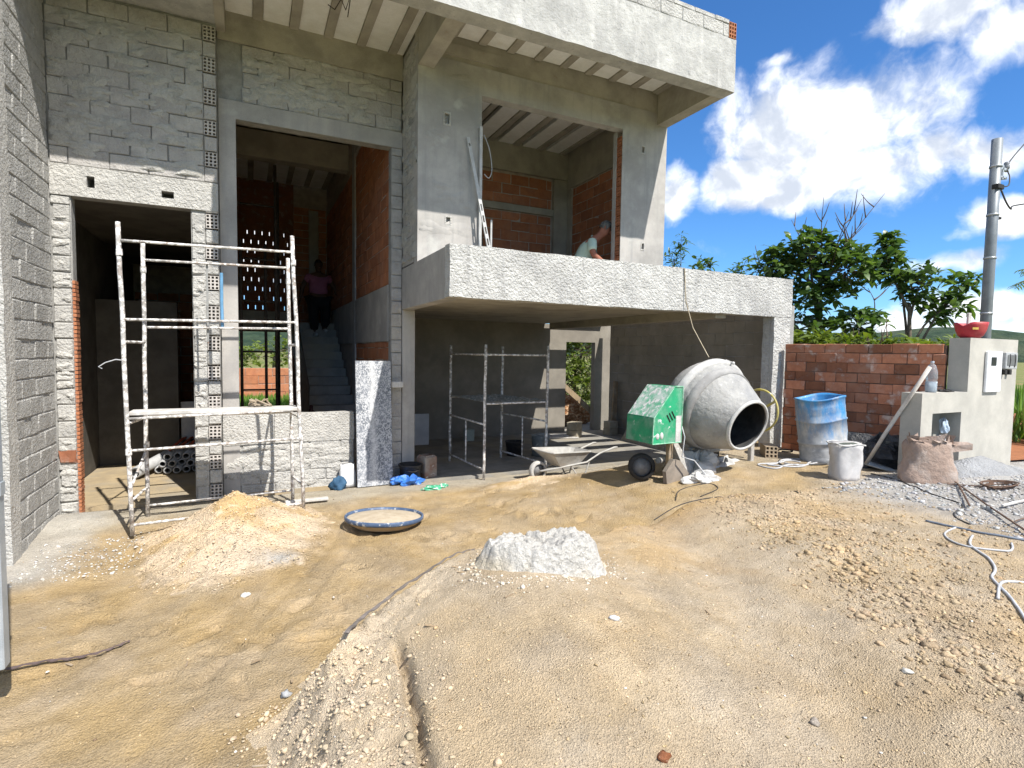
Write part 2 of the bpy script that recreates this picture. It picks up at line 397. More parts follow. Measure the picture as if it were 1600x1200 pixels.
def mound(x, y):
    """height of the big spread heap in the foreground"""
    sd = polysd(x, y, RIDGE) + .16*fbm(x*2.2, y*2.2, 4, 5) + .07*fbm(x*9, y*9, 3, 8)
    k = ss(-.25, .07, sd)
    top = .36 + .24*np.exp(-((x-1.35)/.80)**2-((y-2.62)/.95)**2) - .16*ss(1.9, .5, y)*ss(2.6, 1.4, x) + .07*ss(1.9, 2.6, x) + .09*ss(2.9, 3.9, x)*ss(.5, 1.3, y) + .05*fbm(x*1.1, y*1.1, 3, 11) + .02*fbm(x*5, y*5, 3, 14)
    # shallow wheel run between the heap and the rubble strip
    top = top - .06*np.exp(-(((x-2.55)-(y-2.2)*.42)/.30)**2)
    # crumbling, terraced flank
    bank = ss(.42, .05, sd)*ss(3.3, 2.8, y)*ss(1.5, .9, x)
    top = top + bank*(.09*fbm(x*7, y*7, 4, 18)+.05*fbm(x*19, y*19, 3, 19)-.03)
    # crust that broke off along the left bank
    cr = (x-(.56+.10*(y-2.0)+.05*fbm(y*4, y*0+3.3, 3, 2)))
    top = top - .085*np.exp(-(cr/.022)**2)*ss(1.3, 1.5, y)*ss(2.5, 2.35, y) - .03*ss(.05, -.12, cr)*ss(2.7, 2.3, y)
    return g0(x, y)*(1-k)+top*k - .02*(1-ss(-.42, -.3, sd)), k
def pile(x, y):
    dx = x+.14; dy = y-6.12
    a = np.where(dy > 0, .45, 1.30-.2*ss(0, -.6, dy)); b = np.where(dx < 0, .58, .64)
    rr = np.sqrt((dx/b)**2+(dy/a)**2)+.30*fbm(x*3, y*3, 4, 31)
    z = .32*np.clip(1-rr/1.15, 0, 1)**1.1 + .055*ss(1.65, 1.0, rr)
    z = z*(1+.5*fbm(x*7, y*7, 4, 33)) - .03*np.exp(-((x-.02)**2+(y-4.75)**2)/.03)
    return z
def ground_z(x, y):
    x = np.asarray(x, float); y = np.asarray(y, float)
    z, _ = mound(x, y); return np.maximum(z, g0(x, y))
def gz(x, y): return float(ground_z(np.array([x]), np.array([y]))[0])

def grid_mesh(name, xs, ys, zf, cf, mats, keep=None):
    X, Y = np.meshgrid(xs, ys); Z = zf(X, Y); nx, ny = len(xs), len(ys)
    V = np.stack([X, Y, Z], -1).reshape(-1, 3)
    i = (np.arange(ny-1)[:, None]*nx+np.arange(nx-1)[None]).reshape(-1)
    F = np.stack([i, i+1, i+nx+1, i+nx], -1)
    if keep is not None:
        kp = keep(X, Y).reshape(-1); F = F[kp[F].any(1)]
        used = np.zeros(len(V), bool); used[F.reshape(-1)] = True; mp = np.cumsum(used)-1
        V = V[used]; F = mp[F]; Xc, Yc = V[:, 0], V[:, 1]
    else: Xc, Yc = V[:, 0], V[:, 1]
    me = np_mesh(name, V, F, mats)
    if cf is not None:
        c = cf(Xc, Yc); at = me.attributes.new('Col', 'FLOAT_COLOR', 'POINT')
        at.data.foreach_set('color', np.concatenate([c, np.ones((len(c), 1))], 1).astype(np.float32).reshape(-1))
    me.polygons.foreach_set('use_smooth', np.ones(len(F), bool))
    return me
def np_mesh(name, V, F, mats):
    me = bpy.data.meshes.new(name); n = F.shape[1]
    me.vertices.add(len(V)); me.vertices.foreach_set('co', np.asarray(V, np.float32).reshape(-1))
    me.loops.add(len(F)*n); me.loops.foreach_set('vertex_index', np.asarray(F, np.int32).reshape(-1))
    me.polygons.add(len(F)); me.polygons.foreach_set('loop_start', np.arange(0, len(F)*n, n, dtype=np.int32))
    me.polygons.foreach_set('loop_total', np.full(len(F), n, np.int32))
    for mt in (mats if isinstance(mats, (list, tuple)) else [mats]): me.materials.append(mt)
    me.update(calc_edges=True); me.validate(); return me

def earth(name, grain, gscale, gdist, var=.18, vor=60):
    M = bpy.data.materials.new(name); M.use_nodes = True; t = NT(M.node_tree); b = t.n['Principled BSDF']
    P = t.add('ShaderNodeNewGeometry').outputs['Position']; at = t.add('ShaderNodeAttribute', attribute_name='Col')
    c = at.outputs['Color']
    hv = t.add('ShaderNodeHueSaturation'); t.l.new(c, hv.inputs['Color'])
    k = t.math('ADD', t.ramp(t.noise(P, 3.3, 8, .7), .3, .7, 1-var, 1+var), t.ramp(t.noise(P, 120, 4, .7), .3, .7, -.2, .2))
    t.l.new(k, hv.inputs['Value']); t.l.new(t.ramp(t.noise(P, 1.7, 6, .6), .35, .65, .88, 1.08), hv.inputs['Saturation'])
    pale = t.math('MULTIPLY', t.ramp(t.noise(P, 95, 4, .6), .63, .70), .5)
    c = t.mix(pale, hv.outputs[0], (.62, .55, .44))
    dk = t.math('MULTIPLY', t.ramp(t.noise(P, 70, 4, .6, 1.0), .66, .74), .45)
    c = t.mix(dk, c, (.16, .10, .05))
    t.l.new(c, b.inputs['Base Color']); b.inputs['Roughness'].default_value = .95; b.inputs['Specular IOR Level'].default_value = .1
    h = t.math('ADD', t.noise(P, gscale, 8, .72), t.math('MULTIPLY', t.voro(P, vor), .55))
    h = t.math('ADD', h, t.math('MULTIPLY', t.noise(P, 19, 6, .65), .9))
    bn = t.add('ShaderNodeBump'); bn.inputs['Strength'].default_value = grain; bn.inputs['Distance'].default_value = gdist
    t.l.new(h, bn.inputs['Height']); t.l.new(bn.outputs[0], b.inputs['Normal'])
    return M
M_GROUND = earth('trodden_earth', 1.0, 75, .017, vor=70)
M_MOUND = earth('gritty_heap_earth', 1.0, 120, .016, .14, vor=150)
M_SANDP = earth('loose_pale_sand', .95, 45, .03, .16, vor=55)
OCH = np.array([.385, .285, .160]); OCHD = np.array([.325, .238, .13]); GREY = np.array([.38, .345, .28]); PALE = np.array([.43, .325, .20]); GRAV = np.array([.40, .395, .385]); BEIGE = np.array([.47, .372, .252])
def mixc(a, b, k): return a*(1-k[:, None])+b*k[:, None]
def ground_col(x, y):
    c = np.tile(OCH, (len(x), 1)); n = fbm(x*1.3, y*1.3, 5, 40); n2 = fbm(x*4, y*4, 4, 44)
    c = mixc(c, np.tile(OCHD, (len(x), 1)), ss(.0, .2, n)*.6)
    c = mixc(c, np.tile(PALE, (len(x), 1)), ss(.03, .2, n2)*.7)
    c = mixc(c, np.tile(GREY, (len(x), 1)), ss(6.3, 6.9, y+.5*n)*.85*ss(-1.8, -1.2, x+.0*n+1.2*ss(6.4, 7, y)))
    c = mixc(c, np.tile(GRAV, (len(x), 1)), ss(5.0, 6.0, x+1.2*n)*ss(4.2, 3.3, y+.6*n2)*.9)
    c = mixc(c, np.tile(GREY, (len(x), 1)), ss(4.5, 5.2, x+.8*n2)*ss(5.9, 5.2, y)*ss(4.4, 5.0, y+.6*n)*.5)
    c = mixc(c, np.tile([.46, .44, .40], (len(x), 1)), ss(-1.25, -1.6, x+.3*n2)*ss(5.2, 5.6, y)*.8)
    far = ss(13, 20, np.hypot(x, y)); c = mixc(c, np.tile([.10, .15, .04], (len(x), 1)), far)
    return c
def mound_col(x, y):
    c = np.tile(BEIGE, (len(x), 1)); n = fbm(x*1.5, y*1.5, 5, 50); n2 = fbm(x*5, y*5, 4, 54)
    c = mixc(c, np.tile([.50, .345, .175], (len(x), 1)), ss(.0, .16, n)*.45*ss(1.2, 2.2, x))
    c = mixc(c, np.tile([.57, .465, .33], (len(x), 1)), ss(.0, .2, n2)*.5)
    c = mixc(c, np.tile([.45, .38, .29], (len(x), 1)), ss(.08, .2, -n)*.35)
    c = mixc(c, np.tile([.48, .315, .14], (len(x), 1)), ss(3.0, 3.6, y+.25*n2)*ss(1.9, 2.6, x)*.7)
    c = mixc(c, np.tile(GRAV, (len(x), 1)), ss(4.6, 5.6, x+.8*n)*ss(1.3, 2.0, y)*.85)
    c = mixc(c, np.tile([.60, .49, .35], (len(x), 1)), ss(.5, .1, polysd(x, y, RIDGE))*ss(1.5, 1.0, x)*ss(3.5, 3.0, y)*.8)
    return c
def p2(x, y): return .10*np.clip(1-np.sqrt(((x-3.35)/.85)**2+((y-6.35)/.40)**2)+.35*fbm(x*3, y*3, 4, 90), 0, 1)
def pile_col(x, y):
    c = np.tile([.64, .505, .35], (len(x), 1)); n = fbm(x*4, y*4, 4, 60)
    c = mixc(c, np.tile([.52, .36, .17], (len(x), 1)), ss(.02, .15, n)*.7)
    c = mixc(c, np.tile([.40, .39, .37], (len(x), 1)), np.exp(-((x-.22)**2/.03+(y-4.9)**2/.02))*.9)
    c = mixc(c, ground_col(x, y), ss(.05, .008, np.maximum(pile(x, y), .9*p2(x, y)))*ss(-.25, .1, fbm(x*9, y*9, 3, 64)+.08))
    return c
FEET = [(rng.uniform(-1.2, 3.4), rng.uniform(2.4, 6.4), rng.uniform(0, 3.14)) for _ in range(95)]
ys = [.3]
while ys[-1] < 9: ys.append(ys[-1]+max(.007, .0062*ys[-1]))
def gzf(x, y):
    z = g0(x, y) + .022*fbm(x*1.7, y*1.7, 4, 1) + .016*fbm(x*9, y*9, 4, 3)*ss(0, .2, fbm(x*.8, y*.8, 3, 9)+.12)
    for fx_, fy_, fa_ in FEET:
        ca, sa = math.cos(fa_), math.sin(fa_); sl_ = (np.abs(x-fx_) < .25) & (np.abs(y-fy_) < .25); p_ = ((x-fx_)*ca+(y-fy_)*sa)/.14; q_ = (-(x-fx_)*sa+(y-fy_)*ca)/.055
        rr_ = np.sqrt(p_**2+q_**2); z = z - np.where(sl_, .016*ss(1.05, .75, rr_)-.008*np.exp(-((rr_-1.2)/.22)**2), 0)
    for k_ in (-.11, .11):
        tr_ = (x-(.25+k_+.22*(y-4.2)+.35*np.sin((y-4)*.9))); z = z - .014*np.exp(-(tr_/.045)**2)*ss(3.0, 3.5, y)*ss(6.6, 6.0, y)*(1+.6*fbm(x*9, y*9, 3, 88))
    z = z - .012*ss(6.9, 7.2, y)*ss(7.7, 7.2, x)
    z = np.where(y > 7.28, np.where(x < 6.9, -.06, z), z)
    return z - .0*x
struct_g = link('ground', grid_mesh('ground', np.arange(-3.2, 12.5, .021), np.array(ys), gzf, ground_col, M_GROUND)); struct_g['kind'] = 'structure'
# land beyond, one sheet to the horizon with the worked patch left out
bx = [-3000, -800, -200, -60, -20, -8, -3.19, 12.48, 16, 20, 30, 60, 200, 800, 3000]; by = [-3000, -800, -200, -60, -20, -6, .31, ys[-1]-.02, 12, 20, 40, 80, 200, 800, 3000]
mb = MB()
for i in range(len(bx)-1):
    for j in range(len(by)-1):
        if bx[i] == -3.19 and by[j] == .31: continue
        def zz(x, y):
            return -.2 if (-20 < x < 13 and 8.9 < y < 41) else (float(g0(x, y)) if y < 9.2 else .2)
        mb.add([(bx[i], by[j], zz(bx[i], by[j])), (bx[i+1], by[j], zz(bx[i+1], by[j])), (bx[i+1], by[j+1], zz(bx[i+1], by[j+1])), (bx[i], by[j+1], zz(bx[i], by[j+1]))], [(0, 1, 2, 3)])
M_FIELD = mat('field_turf', (.11, .16, .04), (.19, .19, .07), 1.5, .95, .6, 12, .05, stain=(.30, .20, .10), sscale=.35, samt=.7)
struct('field', mb, M_FIELD)

# ------------------------------------------------------------------ masonry helpers
def brick_mesh(name, L, T, Hh, mt, c=.008, jit=.003, n=3):
    out = []
    for k in range(n):
        mb = MB(); mb.bbox(-L/2, L/2, -T/2, T/2, -Hh/2, Hh/2, c)
        mb.v = [tuple(a+random.uniform(-jit, jit) for a in p) for p in mb.v]
        out.append((mb.mesh(name, mt), L, Hh))
    return out
def hollow_mesh(name, Wd, T, Hh, nx, nz, mt, mdark):
    mb = MB(); wx = Wd/(nx*1.0); wz = Hh/(nz*1.0); hs = []
    for i in range(nx):
        for j in range(nz):
            hs.append((-Wd/2+wx*(i+.2), -Wd/2+wx*(i+.8), -Hh/2+wz*(j+.18), -Hh/2+wz*(j+.82)))
    mb.panel(-Wd/2, Wd/2, -Hh/2, Hh/2, -T/2, T/2, hs)
    return mb.mesh(name, [mt, mdark])
def lay(parent, ax, front, u0, u1, z0, z1, meshes, gap=.012, holes=(), name='block', face=-1, start=None, jit=.003, minw=.05, skip=0.0, T=None, row0=0):
    """courses of blocks as objects; ax 'x': wall along X whose face is at Y=front; ax 'y': wall along Y whose face is at X=front; face = sign of the outward normal"""
    L, Hh = meshes[0][1], meshes[0][2]; pitch = Hh+gap; n = 0; z = z0; row = row0
    T = T or .1
    while z < z1-.04:
        h = min(pitch, z1-z); off = 0 if row % 2 else -(L+gap)/2
        off += random.uniform(-.02, .02)
        a = u0+off
        while a < u1:
            b = a+L+gap; segs = [(max(a, u0), min(b, u1))]
            for (h0, h1, q0, q1) in holes:
                if q0 < z+h*.5 < q1:
                    ns = []
                    for (p, q) in segs:
                        if q <= h0 or p >= h1: ns.append((p, q)); continue
                        if p < h0: ns.append((p, h0))
                        if q > h1: ns.append((h1, q))
                    segs = ns
            for (p, q) in segs:
                if q-p < minw or random.random() < skip: continue
                me = random.choice(meshes)[0]; o = bpy.data.objects.new(name, me); COL.objects.link(o); o.parent = parent
                uc = (p+q)/2; d = front - face*(T/2) + random.uniform(-jit, jit)
                o.scale = ((q-p-gap*random.uniform(-.25, 1.25))/L, 1, (h-gap*random.uniform(-.25, 1.25))/Hh)
                o.location = (uc, d, z+h/2) if ax == 'x' else (d, uc, z+h/2)
                rz = {('x', -1): 0, ('x', 1): math.pi, ('y', -1): -math.pi/2, ('y', 1): math.pi/2}[ax, face]
                o.rotation_euler = (random.uniform(-.006, .006), random.uniform(-.006, .006), rz+random.uniform(-.006, .006)); n += 1
            a = b
        z += pitch; row += 1
    return n
B_GREY = brick_mesh('block', .345, .09, .165, M_BLOCK)
B_PALE = brick_mesh('block', .345, .09, .165, M_BLOCKL, .012, .005)
B_SIDE = brick_mesh('block', .36, .09, .17, M_CHAP, .012, .005)
B_LOW = brick_mesh('block', .38, .09, .128, M_BLOCKL, .012, .005)
B_RED = brick_mesh('brick', .25, .11, .118, M_BRICK, .006, .003, 4)
B_INT = brick_mesh('brick', .36, .09, .163, M_BRICKO, .006, .003, 3)
B_YARD = brick_mesh('brick', .9, .12, .28, M_BRICKO, .01, .006, 3)

# ------------------------------------------------------------------ the house
house = thing('house', 'unfinished two storey house of grey concrete and block with cantilevered balcony', 'house', (1.9, 7.45, 0), world=True)
P0, P1 = 7.30, 7.45
# front wall with the narrow doorway
DO = (-1.69, -.59, -1, 3.38); V1 = (-1.545, -1.475, 3.485, 3.605); V2 = (-.87, -.75, 3.47, 3.545)
mb = MB(); mb.panel(-2.06, -.31, -.1, 5.5, P0+.026, P0+.16, [DO, V1, V2, (-.442, -.314, -.09, 5.46)]); wall = obj('front_wall', mb, M_JOINT, house)
mb = MB(); mb.panel(-1.86, -.31, 3.38, 3.70, P0-.006, P0+.025, [V1, V2]); obj('lintel_band', mb, M_CHAPL, house)
lay(wall, 'x', P0, -1.86, -.445, 3.705, 5.5, B_GREY)
lay(wall, 'x', P0-.002, -.585, -.445, -.02, 3.375, B_PALE, row0=1, minw=.03)
lay(wall, 'x', P0-.002, -1.86, -1.70, -.08, 3.375, B_PALE, row0=1, minw=.03)
HB = hollow_mesh('hollow_block', .125, .12, .16, 3, 4, M_HOLB, M_DARK)
z = .085
k = 0
while z < 5.45:
    if k % 2 == 0:
        o = link('hollow_block', HB, wall); o.location = (-.378+random.uniform(-.004, .004), P0+.056, z); o.rotation_euler = (0, random.uniform(-.02, .02), 0)
    else:
        o = link('block', random.choice(B_PALE if z < 3.4 else B_GREY)[0], wall); o.location = (-.378, P0+.046, z); o.scale = (.125/.345, 1, .96)
    z += .1765; k += 1
# toothed clay edge of the left jamb
mb = MB()
zz_ = -.05
while zz_ < 2.5:
    mb.box(-1.70, -1.672+random.uniform(-.004, .004), P0+.02, P0+.15, zz_, zz_+.034); zz_ += .044
obj('jamb_edge', mb, M_BRICKO, house)
o = link('broken_block', brick_mesh('broken_block', .15, .07, .14, M_BRICK, .01, .012, 1)[0][0], wall); o.location = (-1.775, P0+.022, .60); o['label'] = 'broken red clay block low in the left door jamb'
# wall with the tall opening, low wall below it
OP = (-.12, 1.75, -1, 4.53)
mb = MB(); mb.panel(-.309, 1.90, -.1, 5.72, P1+.026, P1+.16, [(-.12, 1.75, -1, 4.53)]); wall1 = obj('entrance_wall', mb, M_JOINT, house)
mb = MB(); mb.panel(-.30, 1.90, 4.53, 4.74, P1-.006, P1+.011); mb.panel(-.30, -.12, -.05, 4.53, P1-.006, P1+.011); obj('opening_surround', mb, M_RENDER, house)
mb = MB(); mb.box(-.30, 1.90, P1-.012, P1+.011, 5.42, 5.80); obj('tie_beam', mb, M_SOFF, house)
lay(wall1, 'x', P1, -.05, 1.89, 4.745, 5.42, B_GREY)
lay(wall1, 'x', P1, 1.752, 1.90, .0, 4.53, B_GREY, minw=.05, row0=1)
mb = MB(); mb.panel(-.305, 1.25, -.08, .955, P1+.012, P1+.13); low = obj('low_wall', mb, M_JOINT, house)
lay(low, 'x', P1-.003, -.30, 1.25, -.05, .60, B_LOW)
mb = MB(); mb.rough(-.30, .27, P1-.010, P1+.135, .605, .965, .05, .007); mb.rough(.275, 1.25, P1-.007, P1+.135, .602, .972, .05, .007); obj('rendered_cap', mb, M_CHAPL, low)
# return wall to the upper storey
mb = MB(); mb.panel(6.71, 7.449, 2.93, 5.72, 1.905, 2.06, ax='y'); ret = obj('return_wall', mb, M_JOINT, house)
lay(ret, 'y', 1.898, 6.71, 7.45, 2.93, 5.70, B_GREY, face=-1)
# upper storey front with the window opening
YU = 6.70; WIN = (2.75, 5.12, 2.0, 5.11)
mb = MB(); mb.panel(1.90, 5.83, 2.90, 5.46, YU, YU+.15, [WIN, (2.24, 2.31, 4.66, 4.79), (2.27, 2.33, 3.42, 3.50), (5.36, 5.40, 4.83, 4.92), (5.40, 5.44, 3.40, 3.48)]); up = obj('upper_wall', mb, M_RENDER, house)
mb = MB(); mb.box(5.0, 5.121, YU+.0005, YU+.014, 2.9, 5.109); obj('jamb_render', mb, M_RENDER, house)
mb = MB(); mb.box(1.90, 5.83, YU+.012, YU+.16, 5.463, 5.79); mb.box(2.11, 3.1, YU-.012, YU+.011, 5.52, 5.66); obj('upper_tie_beam', mb, M_SOFF, house)
for (x, z, w, h) in [(2.275, 4.725, .10, .17), (2.30, 3.46, .085, .12), (5.38, 4.875, .07, .12), (5.42, 3.44, .07, .12)]:
    mb = MB(); mb.panel(x-w/2, x+w/2, z-h/2, z+h/2, YU-.006, YU+.05, [(x-w*.32, x+w*.32, z-h*.36, z+h*.36)]); mb.box(x-w*.3, x+w*.3, YU+.045, YU+.06, z-h*.35, z+h*.35); bx_ = obj('electrical_box', mb, M_CHAPL, up)
HBR = hollow_mesh('hollow_brick', .12, .12, .13, 3, 3, M_BRICKO, M_DARK)
z = 2.62
while z < 5.05:
    o = link('hollow_brick', HBR, up); o.location = (5.058, YU+.078, z); o.rotation_euler = (0, 0, -math.pi/2); z += .146
mb = MB(); mb.box(4.985, 5.004, YU+.135, YU+.21, 2.6, 5.11); obj('jamb_strip', mb, M_RENDER, house)
# roof: edge beam, end beam, cross beam, joists, foam fillers, slab
YF = 5.41
mb = MB(); mb.rough(.2, 5.83, YF, YF+.21, 5.28, 5.95, .06, .007); obj('roof_edge_beam', mb, M_BEAM, house)
pw = obj('roof_parapet', MB().box(.2, 5.695, YF+.009, YF+.15, 5.952, 6.17), M_JOINT, house)
lay(pw, 'x', YF+.003, .2, 5.70, 5.955, 6.18, B_PALE, T=.09, gap=.004)
mbh = hollow_mesh('hollow_block', .125, .12, .20, 3, 4, M_BRICKO, M_DARK); o = link('hollow_block', mbh, pw); o.location = (5.765, YF+.062, 6.06)
mb = MB(); mb.box(5.63, 5.828, YF+.211, YU, 5.283, 5.74); obj('roof_end_beam', mb, M_SOFF, house)
mb = MB(); mb.box(1.90, 2.10, YF+.211, YU, 5.298, 5.74); obj('roof_cross_beam', mb, M_SOFF, house)
mb = MB(); mb.box(.2, 5.82, YF+.2, 14.4, 5.80, 5.94); mb.box(-.305, .199, 6.12, 14.5, 5.80, 5.945); obj('roof_slab', mb, M_SOFF, house)
mb = MB(); mb.box(-2.06, -.313, 6.10, 14.5, 5.505, 5.70); mb.box(-2.06, -.313, 6.09, 6.28, 5.41, 5.503); obj('left_roof_slab', mb, M_BEAM, house)
obj('roof_trim_shadow_strip', MB().box(-.312, -.215, 6.11, 7.448, 5.50, 5.96).box(-.312, .199, 6.09, 6.109, 5.42, 5.97), M_SOFF, house)  # side trim, plus a front strip added above view to lower the shadow edge
M1 = MB().bbox(-.055, .055, 0, 1, -.012, .05, .003).mesh('joist', M_SOFF)
M2 = MB().bbox(-.145, .145, 0, 1, -.008, .06, .004).mesh('foam_panel', M_EPS)
def joists(x0, x1, y0, y1, z, par=house, step=.405, first=0.0):
    x = x0+first
    while x < x1-.05:
        o = link('foam_panel', M2, par); w = min(.29, x1-x); o.location = Vector((x+w/2, y0, z+.03)); o.scale = (w/.29, y1-y0, 1)
        if x+w+.11 <= x1+.02:
            o = link('joist', M1, par); o.location = Vector((x+w+.0575, y0, z+.012)); o.scale = (1, y1-y0, 1)
        x += step
joists(-.214, .19, 6.13, P1, 5.73); joists(.191, 1.90, YF+.215, P1-.0, 5.73)
joists(2.11, 5.62, YF+.215, YU-.002, 5.735, first=-.12)
# balcony
YB = 5.47
mb = MB(); mb.rough(1.90, 7.215, YB, YB+.16, 2.37, 2.925, .05, .008); obj('balcony_front_beam', mb, M_BALC, house)
mb = MB(); mb.box(1.902, 2.06, YB+.161, 7.455, 2.365, 2.915); obj('balcony_side_beam', mb, M_RENDER, house)
mb = MB(); mb.box(2.061, 5.86, YB+.161, 10.6, 2.446, 2.60); obj('upper_floor_slab', mb, M_SOFF, house)
mb = MB(); mb.box(5.861, 6.06, YB+.161, 10.3, 2.32, 2.62); obj('garage_beam', mb, M_SOFF, house)
mb = MB(); mb.rough(6.86, 7.205, YB+.006, YB+.20, -.1, 2.366, .05, .008); obj('garage_pillar', mb, M_BALC, house)
mb = MB(); mb.bbox(1.905, 2.085, P1-.004, P1+.2, -.1, 2.364, .006); obj('entrance_pillar', mb, M_RENDER, house)
pm = MB().bbox(0, 1.34, -.11, .11, 2.66, 2.80, .006).mesh('pergola_beam', M_RENDER)
for i in range(8):
    o = link('pergola_beam', pm, house); o.matrix_parent_inverse = Matrix.Translation(-LOC[house]); o.location = (6.06, 5.84+.645*i, 0)
# garage walls
M_GW = mat('garage_render', (.30, .275, .235), (.235, .215, .185), 2, .95, .3, 40, .01, stain=(.19, .172, .148), sscale=1.5, samt=.6)
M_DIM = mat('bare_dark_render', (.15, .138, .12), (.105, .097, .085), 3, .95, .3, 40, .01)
GD = (6.42, 7.20, -1, 2.06)
mb = MB(); mb.panel(1.95, 9.5, -.1, 2.445, 10.5, 10.65, [GD]); obj('garage_back_wall', mb, M_GW, house)
mb = MB(); mb.panel(6.07, 9.5, 2.446, 2.75, 10.5, 10.65); obj('garage_back_beam', mb, M_GW, house)
mb = MB(); mb.panel(5.64, 10.2, -.1, 2.57, 7.405, 7.50, ax='y'); gw = obj('garage_side_wall', mb, M_JOINT, house)
B_GAR = brick_mesh('block', .39, .05, .188, M_GW, .004, .002)
lay(gw, 'y', 7.40, 5.672, 10.2, -.02, 2.56, B_GAR, face=-1, T=.05)
# stair hall: right wall of clay blocks with concrete bands
mb = MB(); mb.panel(7.612, 14.4, -.1, 5.79, 1.765, 1.895, ax='y'); sw = obj('stair_wall', mb, M_GJOINT, house)
lay(sw, 'y', 1.752, 7.615, 10.2, .02, 1.92, B_INT, face=-1, name='brick', gap=.019); lay(sw, 'y', 1.752, 7.615, 10.2, 2.72, 5.3, B_INT, face=-1, name='brick', gap=.019)
lay(sw, 'y', 1.752, 10.5, 14.3, 2.72, 5.1, B_INT, face=-1, name='brick', gap=.019)
mb = MB(); mb.box(1.74, 1.764, 7.613, 14.3, 1.93, 2.71); mb.box(1.735, 1.764, 10.22, 10.48, -.05, 5.7); mb.box(1.74, 1.764, 7.613, 10.21, 5.32, 5.7); obj('stair_wall_band', mb, M_RENDER, house)
st = obj('staircase', MB().prism([(9.2, -.05), (13.25, 2.36), (14.4, 2.36), (14.4, 2.2), (13.3, 2.2), (9.6, -.05)], .86, 1.738, ax='x'), M_FLOOR, house)
for i in range(15):
    o = obj('step', MB().bbox(.84, 1.739, 9.1+.27*i, 9.1+.27*(i+1)+.03, -.04+.16*i, .16*(i+1), .006), M_FLOOR, st)
mb = MB(); mb.box(.84, 1.739, 13.15, 14.4, 2.30, 2.4); obj('landing', mb, M_FLOOR, st)
# back wall of the hall, pierced screen above the way out
SL = []
for j in range(11):
    for i in range(7):
        x = -.18+.16*i+(.08 if j % 2 else 0); z = 2.75+.22*j
        if z < 4.7 and random.random() < .66: SL.append((x-.009, x+.009, z, z+.10))
mb = MB(); mb.panel(-.31, 1.0, 0, 5.79, 14.4, 14.5, [(-.28, .92, -1, 2.22)] + SL); bw = obj('pierced_back_wall', mb, M_BRICK, house)
mb = MB(); mb.panel(1.0, 1.9, 2.3, 5.79, 14.4, 14.5); bw2 = obj('landing_wall', mb, M_GJOINT, house); lay(bw2, 'x', 14.388, 1.0, 1.76, 2.35, 5.3, B_INT, name='brick', gap=.019)
mb = MB(); mb.box(1.34, 1.56, 14.33, 14.39, 2.4, 5.2); obj('landing_column', mb, M_RENDER, house)
for a_ in ((-.3, 1.76, 11.0, 11.25, 5.25, 5.72), (-.3, 1.76, 7.95, 8.15, 5.35, 5.72), (-.3, .85, 14.2, 14.39, 2.25, 2.7)): obj('hall_beam', MB().box(*a_), M_SOFF, house)
joists(-.28, 1.74, 8.16, 10.99, 5.73); joists(-.28, 1.74, 11.26, 14.3, 5.73)
mb = MB(); mb.panel(P1+.165, 14.5, 0, 5.90, -.46, -.308, ax='y'); obj('partition_wall', mb, M_SOFF, house)
mb = MB(); mb.panel(.86, 1.0, 0, 2.2, 13.0, 14.4); obj('stair_side_wall', mb, M_BRICK, house)
# room behind the narrow door
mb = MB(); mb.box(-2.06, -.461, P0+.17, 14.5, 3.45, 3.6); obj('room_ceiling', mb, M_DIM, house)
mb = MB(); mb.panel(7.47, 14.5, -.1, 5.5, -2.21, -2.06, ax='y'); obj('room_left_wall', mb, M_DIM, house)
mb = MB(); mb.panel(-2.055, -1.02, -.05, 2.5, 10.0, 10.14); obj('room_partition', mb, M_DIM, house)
mb = MB(); mb.panel(-2.055, -.462, -.05, 3.44, 13.0, 13.15); rb = obj('room_back_wall', mb, M_GJOINT, house)
lay(rb, 'x', 12.99, -2.05, -.47, 0, 2.9, B_INT, name='brick', gap=.019)
# upper room
mb = MB(); mb.panel(2.0, 5.63, 2.6, 5.73, 9.3, 9.45); uw = obj('upper_back_wall', mb, M_GJOINT, house)
lay(uw, 'x', 9.29, 3.1, 5.28, 2.62, 4.42, B_INT, name='brick', gap=.019); lay(uw, 'x', 9.29, 3.1, 5.28, 4.56, 5.12, B_INT, name='brick', gap=.019)
mb = MB(); mb.box(3.1, 5.3, 9.24, 9.299, 4.43, 4.55); mb.box(2.6, 5.6, 9.22, 9.299, 5.14, 5.7); mb.box(5.3, 5.6, 9.22, 9.299, 2.6, 5.13); obj('upper_room_beam', mb, M_SOFF, house)
mb = MB(); mb.panel(YU+.151, 9.45, 2.6, 5.73, 5.62, 5.82, ax='y'); ur = obj('upper_side_wall', mb, M_GJOINT, house)
lay(ur, 'y', 5.61, 6.86, 9.05, 2.62, 4.95, B_INT, face=-1, name='brick', gap=.019)
mb = MB(); mb.box(5.585, 5.615, 6.86, 9.2, 4.97, 5.7); mb.box(5.585, 5.615, 9.06, 9.2, 2.6, 4.96); obj('upper_side_beam', mb, M_SOFF, house)
mb = MB(); mb.panel(YU+.151, 9.45, 2.6, 5.73, 1.93, 2.06, ax='y'); obj('upper_left_wall', mb, M_SOFF, house)
joists(2.1, 5.6, YU+.16, 9.22, 5.60, step=.50)
# floors
mb = MB(); mb.panel(1.9, 7.42, 7.12, 15, -.25, .025, ax='z'); mb.panel(7.421, 9.5, 10.2, 12, -.25, .02, ax='z'); fl = struct('garage_floor', mb, M_FLOOR)
mb = MB(); mb.panel(-2.05, 1.76, 7.44, 14.6, -.25, -.005, ax='z'); struct('hall_floor', mb, M_HFLOOR)

